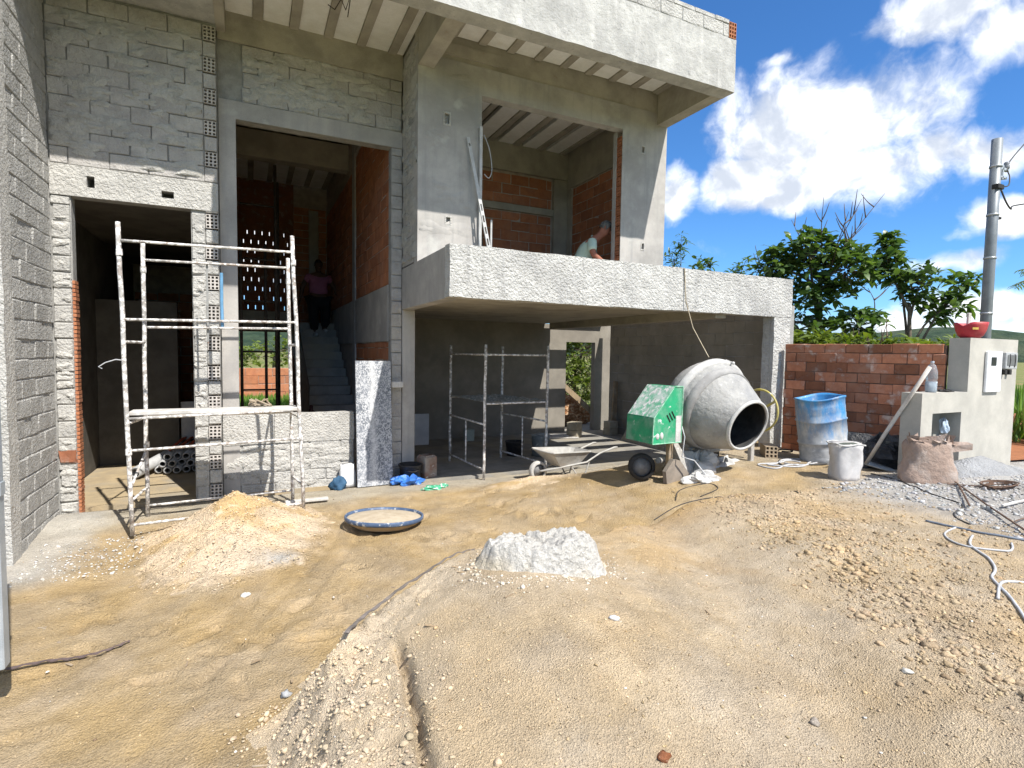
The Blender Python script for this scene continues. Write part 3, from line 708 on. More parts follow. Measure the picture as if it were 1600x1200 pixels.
# side wall on the left, coming towards the camera
XL = -1.86
sidew = thing('side_wall', 'tall rough grey block wall along the left edge beside the narrow doorway', 'wall', (XL, 6.7, -.1), world=True)
mb = MB(); mb.panel(6.08, 7.295, -.3, 5.5, XL-.19, XL-.014, ax='y'); swl = obj('wall_core', mb, M_CHAP, sidew)
lay(swl, 'y', XL, 6.20, 7.30, -.15, 5.45, B_SIDE, face=1, jit=.005, gap=.011)
mb = MB(); mb.rough(XL-.2, XL+.006, 5.98, 6.19, -.3, 5.4, .05, .008); obj('end_column', mb, M_CHAPL, sidew)

# mortar squeezed out and smeared over the joints
def smears(parent, ax, front, u0, u1, z0, z1, n, mt, face=-1, holes=(), smin=.05, smax=.16, off=.0):
    mb = MB(); k = 14
    for _ in range(n):
        uc, zc = random.uniform(u0, u1), random.uniform(z0, z1); s_ = random.uniform(smin, smax)
        if any(h[0]-s_ < uc < h[1]+s_ and h[2]-s_ < zc < h[3]+s_ for h in holes): continue
        ph = [random.uniform(0, 6.28) for _ in range(3)]; el = random.uniform(1.2, 3.2); vs = [(uc, zc, .010)]
        for ring, (rr, hh) in enumerate(((.55, .009), (1.0, -.004))):
            for i in range(k):
                a = 2*math.pi*i/k; w = s_*rr*(1+.25*math.sin(2*a+ph[0])+.2*math.sin(3*a+ph[1])+.15*math.sin(5*a+ph[2])); vs.append((min(max(uc+w*el*.6*math.cos(a), u0), u1), min(max(zc+w*.55*math.sin(a), z0), z1), hh+random.uniform(-.002, .003)))
        fs = [(0, 1+i, 1+(i+1) % k) for i in range(k)]+[(1+i, 1+k+i, 1+k+(i+1) % k, 1+(i+1) % k) for i in range(k)]
        P = [(u, front+face*(h+off), z) if ax == 'x' else (front+face*(h+off), u, z) for u, z, h in vs]; mb.add(P, fs)
    o = obj('mortar_smears', mb, mt, parent, True); o['kind'] = 'stuff'; return o
M_SMEAR = mat('smeared_mortar', (.50, .488, .455), (.39, .38, .355), 8, .95, .9, 60, .014, stain=(.56, .545, .51), sscale=3, samt=.6, lumps=24)
smears(wall, 'x', P0, -1.85, -.46, 3.75, 5.3, 75, M_SMEAR, smax=.12)
smears(wall1, 'x', P1, -.04, 1.88, 4.76, 5.42, 55, M_SMEAR, smax=.12)
smears(ret, 'y', 1.898, 6.73, 7.44, 2.98, 5.6, 80, M_SMEAR)
smears(low, 'x', P1-.003, -.29, 1.24, .02, .58, 26, M_CHAPL)
smears(wall, 'x', P0-.002, -1.85, -1.71, .0, 3.3, 30, M_CHAPL, smin=.03, smax=.08); smears(wall, 'x', P0-.002, -.58, -.46, .0, 3.3, 34, M_CHAPL, smin=.03, smax=.08)
smears(up, 'x', YU, 1.92, 2.70, 2.95, 5.4, 14, M_RENDER, smin=.08, smax=.2, off=-.006)

# red brick wall on the right
XW = 7.0
bwall = thing('brick_wall', 'red clay brick garden wall between garage pillar and meter wall', 'wall', (XW, 5.39, 0), (0, 0, R(15)))
mb = MB(); mb.panel(-1.86, -.004, .1, 1.955, .012, .12, ax='y'); core = obj('mortar_core', mb, M_BJOINT, bwall)
lay(core, 'y', 0, -1.86, 0, .41, 1.975, B_RED, face=-1, name='brick', gap=.013, T=.11, jit=.006)

# meter wall
YM = 3.375
meter = thing('meter_wall', 'rendered cement wall holding the white electric meter box and an open niche', 'meter wall', (7.2, 3.2, .5), world=True)
M_MET = mat('meter_render', (.49, .47, .42), (.40, .385, .345), 3, .9, .2, 60, .006, stain=(.40, .39, .355), sscale=2, samt=.5)
mb = MB(); mb.panel(6.61, 7.525, .2, 1.41, YM, YM+.21, [(6.83, 7.42, .35, 1.18)]); mb.panel(7.525, 8.64, .2, 2.04, YM, YM+.21)
obj('wall_body', mb, M_MET, meter); obj('niche_back', MB().box(6.78, 7.5, YM+.213, YM+.25, .3, 1.25), M_MET, meter)
mb = MB(); mb.bbox(7.86, 8.20, YM-.035, YM-.001, 1.40, 1.89, .008); mbx = obj('meter_box', mb, M_WHITE, meter)
obj('meter_window', MB().bbox(7.94, 8.05, YM-.042, YM-.0352, 1.72, 1.82, .002), plain('dark_glass', (.03, .035, .04), .15), mbx)
mb = MB(); mb.bbox(8.25, 8.53, YM-.05, YM-.001, 1.68, 1.88, .006); cb = obj('service_box', mb, plain('clear_grey_plastic', (.45, .46, .47), .3), meter)
mb = MB()
for x in (8.33, 8.45): mb.tube([(x, YM-.053, 1.86), (x+.01, YM-.056, 1.78), (x, YM-.053, 1.70)], .005, 6)
mb.bbox(8.26, 8.31, YM-.045, YM-.002, 1.61, 1.67, .004); mb.bbox(8.37, 8.42, YM-.045, YM-.002, 1.61, 1.67, .004); obj('wiring', mb, M_DARK, cb)
obj('service_window', MB().bbox(8.28, 8.50, YM-.054, YM-.0502, 1.72, 1.85, .002), plain('smoky_plastic', (.16, .165, .17), .3), cb)
# ------------------------------------------------------------------ heaps and loose earth
def heap(name, label, cat, xs, ys, zf, cf, mt, keep):
    o = link(name, grid_mesh(name, xs, ys, zf, cf, mt, keep)); return tag(o, label, cat)
ysm = [.35]
while ysm[-1] < 4.6: ysm.append(ysm[-1]+max(.005, .0045*ysm[-1]))
def mzf(x, y):
    z, k = mound(x, y); return z + (.010*fbm(x*14, y*14, 4, 70)+.004*fbm(x*45, y*45, 3, 73))*k
heap('earth_heap', 'broad gritty beige earth heap filling the foreground with cracked left bank', 'heap', np.arange(-.4, 7.6, .014), np.array(ysm), mzf, mound_col, M_MOUND, lambda x, y: polysd(x, y, RIDGE) > -.5)
def pzf(x, y): return gzf(x, y)+pile(x, y)+(.03*fbm(x*12, y*12, 4, 79)+.018*fbm(x*34, y*34, 4, 80))*ss(0, .06, pile(x, y))-.010
heap('sand_pile', 'pale loose sand pile spilling forward from under the front scaffold', 'heap', np.arange(-1.2, 1.2, .012), np.arange(4.0, 7.0, .012), pzf, pile_col, M_SANDP, lambda x, y: pile(x, y) > .004)
def p2(x, y): return .10*np.clip(1-np.sqrt(((x-3.35)/.85)**2+((y-6.35)/.40)**2)+.35*fbm(x*3, y*3, 4, 90), 0, 1)
heap('sand_pile', 'low strip of spilled sand in front of the garage beside the wheelbarrow', 'heap', np.arange(2.2, 4.6, .02), np.arange(5.7, 7.0, .02), lambda x, y: gzf(x, y)+p2(x, y)+.012*fbm(x*22, y*22, 3, 81)-.006, pile_col, M_SANDP, lambda x, y: p2(x, y) > .003)
def p3(x, y): return .17*np.clip(1-np.sqrt(((x-7.5)/.95)**2+((y-3.2)/.28)**2)+.25*fbm(x*4, y*4, 4, 91), 0, 1)
M_GRAVEL = earth('crushed_stone', 1.0, 50, .03, .2, vor=45)
heap('gravel_pile', 'small grey crushed stone pile banked against the meter wall', 'heap', np.arange(6.2, 8.8, .02), np.arange(2.6, 3.7, .02), lambda x, y: gzf(x, y)+p3(x, y)+.02*fbm(x*30, y*30, 3, 82)-.012, lambda x, y: np.tile([.36, .365, .375], (len(x), 1)), M_GRAVEL, lambda x, y: p3(x, y) > .003)
# white lime lump on the heap
V = []; nx_, ny_ = 110, 70
def lz(x, y):
    a = (x-1.53)*.93-(y-2.72)*.36; b = (x-1.53)*.36+(y-2.72)*.93
    wob = .22*fbm(x*4, y*4, 4, 101)
    rr = np.sqrt((a/.40)**2+(b/.25)**2)+wob
    top = .13+.085*np.exp(-((a-.20)/.14)**2)+.02*np.exp(-((a+.22)/.1)**2)
    return top*(1-ss(.70, 1.0, rr)) + (.10*np.abs(fbm(x*7, y*7, 4, 103))*1.4-.03+.05*fbm(x*20, y*20, 4, 106)+.03*fbm(x*48, y*48, 3, 107))*(1-ss(.8, 1.05, rr)), rr
M_LIME = earth('caked_lime', 1.0, 40, .03, .10, vor=30)
def lcol(x, y):
    z, rr = lz(x, y); c = np.tile([.58, .56, .52], (len(x), 1)); return mixc(c, np.tile([.56, .50, .40], (len(x), 1)), ss(.10, .03, z)*ss(-.1, .1, fbm(x*6, y*6, 3, 109)+.02))
heap('lime_heap', 'whitish caked lump of lime lying on top of the earth heap', 'heap', np.arange(.9, 2.05, .008), np.arange(2.0, 3.1, .008), lambda x, y: mound(x, y)[0]+lz(x, y)[0]-.008, lcol, M_LIME, lambda x, y: lz(x, y)[1] < 1.05)

n_l = 700
# stones and clods: many small irregular pieces joined
def ico():
    t = (1+5**.5)/2; v = np.array([(-1,t,0),(1,t,0),(-1,-t,0),(1,-t,0),(0,-1,t),(0,1,t),(0,-1,-t),(0,1,-t),(t,0,-1),(t,0,1),(-t,0,-1),(-t,0,1)], float); v /= np.linalg.norm(v[0])
    f = np.array([(0,11,5),(0,5,1),(0,1,7),(0,7,10),(0,10,11),(1,5,9),(5,11,4),(11,10,2),(10,7,6),(7,1,8),(3,9,4),(3,4,2),(3,2,6),(3,6,8),(3,8,9),(4,9,5),(2,4,11),(6,2,10),(8,6,7),(9,8,1)])
    return v, f
IV, IF = ico()
def subd(v, f):
    vs = list(map(tuple, v)); c = {}; nf = []
    def mid(a, b):
        k = (min(a, b), max(a, b))
        if k not in c:
            p = np.array(vs[a])+np.array(vs[b]); p /= np.linalg.norm(p); c[k] = len(vs); vs.append(tuple(p))
        return c[k]
    for a, b, d in f:
        x, y, z = mid(a, b), mid(b, d), mid(d, a); nf += [(a, x, z), (x, b, y), (z, y, d), (x, y, z)]
    return np.array(vs), np.array(nf)
IV2, IF2 = subd(IV, IF)
def scatter(name, label, cat, xy, sizes, cols, mt, big=False, sink=.3):
    n = len(xy); iv, if_ = (IV2, IF2) if big else (IV, IF); z = ground_z(xy[:, 0], xy[:, 1])+pile(xy[:, 0], xy[:, 1])*(np.abs(xy[:, 0]) < 1.2)
    nz = 1+.28*rng.standard_normal((n, len(iv), 1))
    if big: nz = 1+.20*rng.standard_normal((n, len(iv), 1))
    sc = sizes[:, None, None]*np.stack([rng.uniform(.8, 1.35, n), rng.uniform(.7, 1.1, n), rng.uniform(.45, .8, n)], -1)[:, None, :]
    a = rng.uniform(0, 2*np.pi, n); P = iv[None]*np.clip(nz, .5, 1.6)*sc
    X = P[..., 0]*np.cos(a)[:, None]-P[..., 1]*np.sin(a)[:, None]; Y = P[..., 0]*np.sin(a)[:, None]+P[..., 1]*np.cos(a)[:, None]
    Vv = np.stack([X+xy[:, 0:1], Y+xy[:, 1:2], P[..., 2]+(z+sizes*(.5-sink))[:, None]], -1).reshape(-1, 3)
    Ff = (if_[None]+(np.arange(n)*len(iv))[:, None, None]).reshape(-1, 3)
    me = np_mesh(name, Vv, Ff, mt); at = me.attributes.new('Col', 'FLOAT_COLOR', 'POINT')
    C = np.repeat(np.concatenate([cols, np.ones((n, 1))], 1)[:, None], len(iv), 1).reshape(-1, 4)
    at.data.foreach_set('color', C.astype(np.float32).reshape(-1))
    o = link(name, me); return tag(o, label, cat, kind='stuff')
def cols(n, base, v=.15):
    return np.clip(np.array(base)[None]*(1+v*rng.standard_normal((n, 1)))*(1+.015*rng.standard_normal((n, 3))), .02, .9)
# rubble strip right of the wheel run
n = 9000; t = rng.uniform(0, 1, n); cx = 3.62-.80*t+.15*np.sin(t*5); cy = 3.60-2.60*t
off = np.abs(rng.standard_normal(n))*.60*(1+.9*rng.uniform(0, 1, n))-.06+.16*rng.standard_normal(n); xy = np.stack([cx+off*.95, cy+off*.30+rng.normal(0, .08, n)], -1)
kp = (xy[:, 1] > .5) & (xy[:, 1] < 3.75); xy = xy[kp]; off = off[kp]; t = t[kp]
s = rng.gamma(1.8, .0021, len(xy))+.0018; edge = (off < .38) & (rng.uniform(0, 1, len(xy)) < .13*ss(.15, .7, t)*(.3+.7*(fbm(xy[:, 0]*3, xy[:, 1]*3, 3, 222) > .0))); s[edge] = np.minimum(rng.gamma(2.3, .0040, edge.sum())+.006, .024)
M_CLOD = earth('earth_clod', .6, 60, .01, .15)
big = s > .0105
scatter('gravel', 'strip of small earth crumbs right of the wheel track', 'gravel', xy[~big], s[~big], cols((~big).sum(), [.41, .315, .20]), M_CLOD)
scatter('earth_clods', 'line of fist sized brown earth clods edging the wheel track', 'clods', xy[big], s[big], cols(big.sum(), [.37, .275, .17]), M_CLOD, True, .35)
# fine grit over everything
n = 14000; xy = np.stack([rng.uniform(-1.8, 6.5, n), .9+6.2*rng.uniform(0, 1, n)**1.6], -1)
cl = fbm(xy[:, 0]*1.2, xy[:, 1]*1.2, 4, 200); xy = xy[cl+.12*rng.standard_normal(n) > -.02]
s = np.minimum(rng.gamma(1.5, .0013, len(xy))+.0012, .008)
c = cols(len(xy), [.44, .335, .20], .22); c[rng.uniform(0, 1, len(xy)) < .06] = [.62, .6, .56]; c[rng.uniform(0, 1, len(xy)) < .06] = [.24, .17, .11]
scatter('grit', 'scattered grit and pebbles over the trodden earth', 'grit', xy, s, c, M_CLOD)
n = 19000; xy = np.stack([rng.normal(1.5, 1.2, n), .85+2.6*rng.uniform(0, 1, n)**1.3], -1); xy = xy[(polysd(xy[:, 0], xy[:, 1], RIDGE) > -.15)]
scatter('grit', 'coarse grit covering the foreground earth heap', 'grit', xy, np.minimum(rng.gamma(1.5, .0010, len(xy))+.0010, .006), cols(len(xy), [.47, .37, .25], .16), M_CLOD)
n = 2000; xy = np.stack([rng.normal(.28, .17, n), rng.uniform(1.3, 2.9, n)], -1)
scatter('earth_clods', 'crumbling clods along the broken left bank of the heap', 'clods', xy, rng.gamma(2, .0022, len(xy))+.002, cols(len(xy), [.50, .40, .28], .1), M_CLOD)
n = 3800; xy = np.stack([rng.uniform(4.6, 7.9, n), rng.uniform(1.6, 3.6, n)], -1); xy = xy[(xy[:, 0]+fbm(xy[:, 0]*2, xy[:, 1]*2, 3, 210)*2.2) > 5.3]
scatter('gravel', 'grey crushed stone scattered in front of the meter wall', 'gravel', xy, rng.gamma(2, .0034, len(xy))+.003, cols(len(xy), [.38, .38, .38], .2), M_CLOD)
n = 4500; xy = np.stack([rng.normal(-.1, .45, n), rng.normal(5.5, .55, n)], -1); pk = pile(xy[:, 0], xy[:, 1]); xy = xy[pk > .012]
scatter('grit', 'coarse sand lumps on the pale pile under the scaffold', 'grit', xy, rng.gamma(1.6, .0015, len(xy))+.0012, cols(len(xy), [.60, .475, .33], .08), M_CLOD)
an = rng.uniform(0, 6.28, 800); ra = .95+.22*np.abs(rng.standard_normal(800)); xl = np.stack([1.53+.40*ra*np.cos(an), 2.72+.27*ra*np.sin(an)], -1)
scatter('crumbs', 'whitish crumbs spilled round the lime lump', 'crumbs', xl, rng.gamma(1.5, .0022, 800)+.0015, cols(800, [.56, .49, .39], .1), M_CLOD)
n = 500; xy = np.stack([rng.uniform(-1.75, -.9, n), rng.uniform(5.4, 6.4, n)], -1)
scatter('gravel', 'crumbled mortar droppings along the foot of the left wall', 'gravel', xy, rng.gamma(2, .0022, n)+.002, cols(n, [.52, .50, .46], .12), M_CLOD)
mb = MB()
for _ in range(110):
    x, y = random.uniform(-1.3, 4.6), random.uniform(2.0, 6.4); a = random.uniform(0, 3.14); l_, w_ = random.uniform(.008, .034), random.uniform(.002, .007); z_ = gz(x, y)+.002
    c_, s_ = math.cos(a), math.sin(a); q = [(x+c_*i*l_-s_*j*w_, y+s_*i*l_+c_*j*w_, z_+.002*i*random.uniform(-.6, 1)+k) for k in (0, .003) for i, j in ((-1, -1), (1, -1), (1, 1), (-1, 1))]
    mb.add(q, [(0, 3, 2, 1), (4, 5, 6, 7), (0, 1, 5, 4), (1, 2, 6, 5), (2, 3, 7, 6), (3, 0, 4, 7)])
tag(obj('wood_chips', mb, M_WOOD), 'splinters and wood chips scattered over the earth', 'chips', kind='stuff')
# single stones
for (x, y, s_, c_, lab) in [(1.30, 1.42, .022, (.20, .08, .04), 'flat chip of dark red brick lying on the heap'), (1.55, 2.05, .022, (.66, .66, .66), 'white stone chip in the middle of the heap'),
                            (2.02, 1.35, .018, (.3, .26, .22), 'dark pebble beside the wheel run'), (2.55, 1.30, .02, (.7, .66, .58), 'cream pebble low on the right of the heap'),
                            (.15, 2.95, .024, (.35, .36, .37), 'flat grey stone on the trodden earth left of the heap'), (-.05, 4.32, .03, (.62, .60, .56), 'white mortar lump at the near edge of the sand pile')]:
    o = scatter('stone', lab, 'stone', np.array([[x, y]]), np.array([s_]), np.array([c_]), M_CLOD, True); del o['kind']

# ------------------------------------------------------------------ scaffolds
SC1 = thing('scaffold', 'white mortar splattered tubular scaffold in front of the narrow doorway', 'scaffold', (-.3, 6.5, 0), world=True)
def st_tube(name, par, pts, rad=.021, mt=M_STEEL, n=8): return obj(name, MB().tube(pts, rad, n), mt, par, True)
YA, YBk = 6.27, 6.84
def wob(a, b, n=7, w=.006):
    a = Vector(a); b = Vector(b); return [a.lerp(b, i/n)+Vector((random.uniform(-w, w), random.uniform(-w, w), 0))*(0 < i < n) for i in range(n+1)]
posts = {'fl': ((-1.045, YA, -.04), (-1.10, YA, 2.96)), 'fr': ((.52, 6.35, .02), (.42, YA, 2.99)), 'bl': ((-1.0, YBk, -.03), (-.99, YBk, 2.87)), 'br': ((.44, YBk-.02, .0), (.41, YBk, 2.84))}
for k, (a, b) in posts.items():
    p = st_tube('post', SC1, wob(a, b), .0205)
    for h in (.82, 2.72):
        q = Vector(a).lerp(Vector(b), h/3); obj('coupler', MB().lathe([(.02, -.03), (.027, -.03), (.027, .03), (.02, .03)], 10, (0, 0, 1), q), M_STEEL, p)
def rail(par, a, b, rad=.0132, mt=M_STEEL): return st_tube('rail', par, wob(a, b, 6, .004), rad, mt)
def at_(p, z):
    a, b = posts[p]; a = Vector(a); b = Vector(b); return a.lerp(b, (z-a.z)/(b.z-a.z))
for z in (.06, .79, 1.10, 2.05, 2.79): rail(SC1, at_('fl', z), at_('fr', z+.03))
for z in (.10, 1.05, 2.00, 2.70): rail(SC1, at_('bl', z), at_('br', z+.03))
for z in (.30, 1.05, 1.84): rail(SC1, at_('fl', z), at_('bl', z)); rail(SC1, at_('fr', z), at_('br', z))
rail(SC1, at_('fl', .42), at_('bl', .72), .012)
M_PLANK = mat('limed_plank', (.62, .60, .57), (.48, .465, .44), 8, .9, .5, 40, .008, stain=(.34, .31, .27), sscale=4, samt=.5, streak=(.7, .69, .67))
o = obj('plank', MB().bbox(-1.06, .46, 6.30, 6.53, 1.125, 1.165, .006), M_PLANK); tag(o, 'front white splashed plank laid across the left scaffold', 'plank', 'scaffold planks')
o = obj('plank', MB().bbox(-.93, .40, 6.58, 6.80, 1.07, 1.105, .006), M_PLANK); tag(o, 'rear white splashed plank on the left scaffold, set lower', 'plank', 'scaffold planks')
mb = MB()
for i in range(6): mb.tube([(.02+random.uniform(-.09, .09), 6.5+random.uniform(-.1, .1), 1.18), (.08+random.uniform(-.1, .1), 6.5+random.uniform(-.1, .1), 1.24), (.14+random.uniform(-.1, .1), 6.5+random.uniform(-.1, .1), 1.175)], .012, 5)
mb.sphere((.06, 6.5, 1.19), .07, .06, .03, jit=.2); tag(obj('debris', mb, M_WOOD), 'little heap of broken sticks on the scaffold plank', 'debris')
tag(obj('tie_wire', MB().tube([(-1.07, YA, 1.66), (-1.14, 6.25, 1.67), (-1.22, 6.24, 1.64), (-1.27, 6.23, 1.60), (-1.24, 6.22, 1.585)], .005, 5), M_CABLEW), 'twist of pale wire tied to the left scaffold post', 'wire')
tag(obj('blue_pipe', MB().tube([(-.27, 6.83, 2.62), (-.272, 6.84, 2.3), (-.268, 6.84, 2.03)], .017, 8), plain('light_blue_pvc', (.16, .36, .58), .5)), 'thin light blue pipe tied upright behind the scaffold rails', 'pipe')
tag(obj('hanging_strip', MB().box(-.42, -.40, 6.86, 6.866, 1.86, 2.72), plain('grey_strip', (.3, .3, .29), .8)), 'narrow grey strip hanging beside the light blue pipe', 'strip')

# scaffold under the balcony
SC2 = thing('scaffold', 'grey tubular scaffold with netting platform standing under the balcony', 'scaffold', (3.4, 7.5, .02), world=True)
M_NET = mat('dusty_net', (.26, .29, .28), (.18, .2, .195), 20, .9, .8, 40, .01, speck=(.45, .46, .45), kscale=30, kth=(.5, .58))
c4 = {'fl': (2.95, 6.97), 'fr': (3.97, 7.02), 'bl': (2.90, 8.28), 'br': (3.80, 8.25)}
for k, (x, y) in c4.items(): st_tube('post', SC2, wob((x, y, -.01), (x+.01, y, 1.90)), .021)
def R2(a, b, z0, z1=None, rad=.014): return rail(SC2, (*c4[a], z0), (*c4[b], z1 if z1 is not None else z0), rad)
for z in (1.76,): R2('fl', 'fr', z); R2('bl', 'br', z); R2('bl', 'fl', z)
R2('fl', 'fr', 1.07); R2('bl', 'br', 1.07)
for a, b in (('bl', 'fl'), ('br', 'fr')):
    for z in (.78, .14): R2(a, b, z)
    p, q = Vector((*c4[a], 0)), Vector((*c4[b], 0)); mid = p.lerp(q, .5); st_tube('rail', SC2, [(mid.x, mid.y, .14), (mid.x, mid.y, .78)], .012)
def netf():
    mb = MB(); n = 16; vs = []
    for i in range(n+1):
        for j in range(n+1):
            a = Vector((*c4['bl'], 0)).lerp(Vector((*c4['br'], 0)), i/n); b = Vector((*c4['fl'], 0)).lerp(Vector((*c4['fr'], 0)), i/n); p = a.lerp(b, j/n)
            vs.append((p.x, p.y, 1.095-.05*math.sin(math.pi*i/n)*math.sin(math.pi*j/n)+random.uniform(-.012, .012)))
    return mb.add(vs, [(i*(n+1)+j, (i+1)*(n+1)+j, (i+1)*(n+1)+j+1, i*(n+1)+j+1) for i in range(n) for j in range(n)])
tag(obj('net_sheet', netf(), M_NET), 'crumpled grey green netting spread over the garage scaffold', 'netting')
# scaffold inside the hall
SC3 = thing('scaffold', 'dark rusty scaffold frame standing inside the stair hall', 'scaffold', (.2, 10.6, 0), world=True)
for x, y in ((-.12, 10.2), (.42, 10.2), (.50, 11.2), (.26, 10.4)):
    st_tube('post', SC3, [(x, y, 0), (x, y, 4.9 if x > .3 else 3.6)], .024, M_DSTEEL)
for z in (.35, 1.1, 1.75, 2.6, 3.3, 4.2): rail(SC3, (-.12, 10.2, z), (.42, 10.2, z), .016, M_DSTEEL)
for z in (.5, 1.9, 3.4): rail(SC3, (.42, 10.2, z), (.50, 11.2, z), .016, M_DSTEEL)

# ------------------------------------------------------------------ things in front of the entrance
M_SPLAT = bpy.data.materials.new('paint_spattered_board'); M_SPLAT.use_nodes = True; t = NT(M_SPLAT.node_tree); P = t.add('ShaderNodeNewGeometry').outputs['Position']
mp = t.add('ShaderNodeMapping'); t.l.new(P, mp.inputs[0]); mp.inputs['Scale'].default_value = (1, 1, .8)
a = t.ramp(t.noise(mp.outputs[0], 34, 5, .6, 1.6), .47, .55); b_ = t.ramp(t.noise(mp.outputs[0], 4, 5, .6), .35, .7)
sx = t.add('ShaderNodeSeparateXYZ'); t.l.new(P, sx.inputs[0])
core_ = t.math('SUBTRACT', 1.0, t.math('MULTIPLY', t.math('ABSOLUTE', t.math('SUBTRACT', t.math('ADD', sx.outputs[0], t.math('MULTIPLY', t.noise(mp.outputs[0], 3, 4, .6), .12)), 1.53)), 16.0), clamp=True)
c = t.mix(a, t.mix(b_, (.12, .135, .16), (.22, .235, .265)), (.47, .48, .50)); c = t.mix(t.math('MULTIPLY', core_, .55), c, (.66, .66, .66))
bs = t.n['Principled BSDF']; t.l.new(c, bs.inputs['Base Color']); bs.inputs['Roughness'].default_value = .7
brd = thing('leaning_board', 'tall grey board spattered white with mortar leaning at the stair entrance', 'board', (1.5, 7.2, 0), (R(-4.5), 0, R(2)))
obj('board', MB().bbox(-.25, .22, -.015, .015, 0, 1.66, .004), M_SPLAT, brd); obj('batten', MB().bbox(-.20, .17, .0155, .045, 1.30, 1.38, .004), M_WOOD, brd); obj('batten', MB().bbox(-.20, .17, .0155, .045, .30, .38, .004), M_WOOD, brd)
tag(obj('wood_block', MB().bbox(1.72, 1.87, 7.24, 7.40, 1.30, 1.38, .006), M_PLANK), 'short pale offcut wedged beside the top of the leaning board', 'offcut')
def bagmesh(n, m, fr, seed):
    """crumpled sack: fr(t)->(rx, ry) profile at height t, returns MB in local coordinates"""
    rs = random.Random(seed); mb = MB(); vs = []; ph = [rs.uniform(0, 6.28) for _ in range(6)]
    for j in range(m+1):
        t = j/m; rx, ry, z = fr(t)
        for k in range(n):
            a = 2*math.pi*k/n; ca, sa = math.cos(a), math.sin(a); q = 1/(abs(ca)**3.2+abs(sa)**3.2)**(1/3.2)
            w = 1+.05*math.sin(3*a+ph[0]+4*t)+.035*math.sin(7*a+ph[1]-9*t)+.02*math.sin(13*a+ph[2]+15*t)+rs.uniform(-.016, .016)
            vs.append((rx*ca*q*w, ry*sa*q*w, z+rs.uniform(-.006, .006)+.012*math.sin(5*a+ph[3])*t))
    fs = [(j*n+k, j*n+(k+1) % n, (j+1)*n+(k+1) % n, (j+1)*n+k) for j in range(m) for k in range(n)]
    fs += [tuple(range(n))[::-1], tuple(range(m*n, m*n+n))]; return mb.add(vs, fs)
def crumple(mb, c, rx, ry, rz, seed, n=18, m=10):
    rs = random.Random(seed); vs = []
    for j in range(m+1):
        t = math.pi*j/m
        for k in range(n):
            q = 2*math.pi*k/n; w = 1+.22*math.sin(3*q+seed+2*t)+.16*math.sin(5*q-4*t+seed*2)+rs.uniform(-.12, .12)
            vs.append((c[0]+rx*w*math.sin(t)*math.cos(q), c[1]+ry*w*math.sin(t)*math.sin(q), max(c[2]+rz*w*math.cos(t), c[2]-rz*.8)))
    return mb.add(vs, [(j*n+k, (j+1)*n+k, (j+1)*n+(k+1) % n, j*n+(k+1) % n) for j in range(m) for k in range(n)])
wb = obj('plastic_bag', bagmesh(20, 6, lambda t: (.11-.02*t, .05, .30*t), 3), M_WHITE, smooth=True); wb.location = (1.15, 7.34, -.01); tag(wb, 'white sack standing at the left foot of the leaning board', 'sack')
M_BLUE = mat('blue_film', (.05, .20, .62), (.03, .12, .42), 6, .35, .5, 25, .02, spec=.5, speck=(.55, .62, .7), kscale=12, kth=(.66, .74))
M_TEAL = mat('dull_blue_cloth', (.06, .14, .24), (.03, .08, .15), 8, .7, .5, 30, .02)
o = obj('rag', crumple(MB(), (0, 0, .07), .10, .07, .10, 2), M_TEAL, smooth=True); o.location = (1.02, 7.22, -.03); tag(o, 'dull blue rag beside the white sack', 'rag')
o = obj('blue_bag', crumple(crumple(MB(), (0, 0, .05), .17, .12, .075, 4), (-.14, .02, .06), .12, .08, .05, 5), M_BLUE); o.location = (1.93, 7.13, -.005); tag(o, 'crumpled bright blue plastic bag below the black bucket', 'plastic bag')
M_GREEN = mat('green_film', (.07, .42, .24), (.04, .28, .15), 8, .4, .5, 30, .015, spec=.5, speck=(.75, .8, .76), kscale=14, kth=(.54, .62))
o = obj('green_bag', crumple(crumple(MB(), (0, 0, .02), .13, .07, .035, 7), (.16, .06, .02), .07, .05, .03, 8), M_GREEN); o.location = (2.12, 6.72, gz(2.12, 6.72)-.005); tag(o, 'flat torn green plastic bag on the earth', 'plastic bag')
bk = thing('bucket', 'black round bucket with white splashes at the foot of the entrance pillar', 'bucket', (1.97, 7.24, .0))
obj('body', MB().lathe([(.0, 0), (.13, 0), (.155, .23), (.163, .235), (.163, .25), (.148, .25), (.125, .02), (0, .02)], 28), M_BLACK, bk, True)
obj('handle', MB().tube([(-.16+.32*i/10, -.03-.14*math.sin(math.pi*i/10), .22-.05*math.sin(math.pi*i/10)) for i in range(11)], .004, 6), M_DSTEEL, bk)
M_RUST = mat('rusty_tin', (.34, .30, .26), (.24, .17, .13), 7, .8, .4, 50, .006, stain=(.25, .09, .05), sscale=6, samt=.8, speck=(.5, .48, .45), kscale=14, kth=(.6, .68))
tn = thing('paint_tin', 'rusty square paint tin standing right of the black bucket', 'tin', (2.24, 7.36, .02), (0, 0, R(20)))
mb = MB(); mb.panel(-.10, .10, -.10, .10, 0, .002, ax='z'); mb.bbox(-.105, .105, -.105, .105, 0, .30, .012); obj('body', mb, M_RUST, tn); obj('rim', MB().lathe([(.10, .30), (.115, .30), (.115, .315), (.10, .315)], 4, origin=(0, 0, 0)), M_RUST, tn)
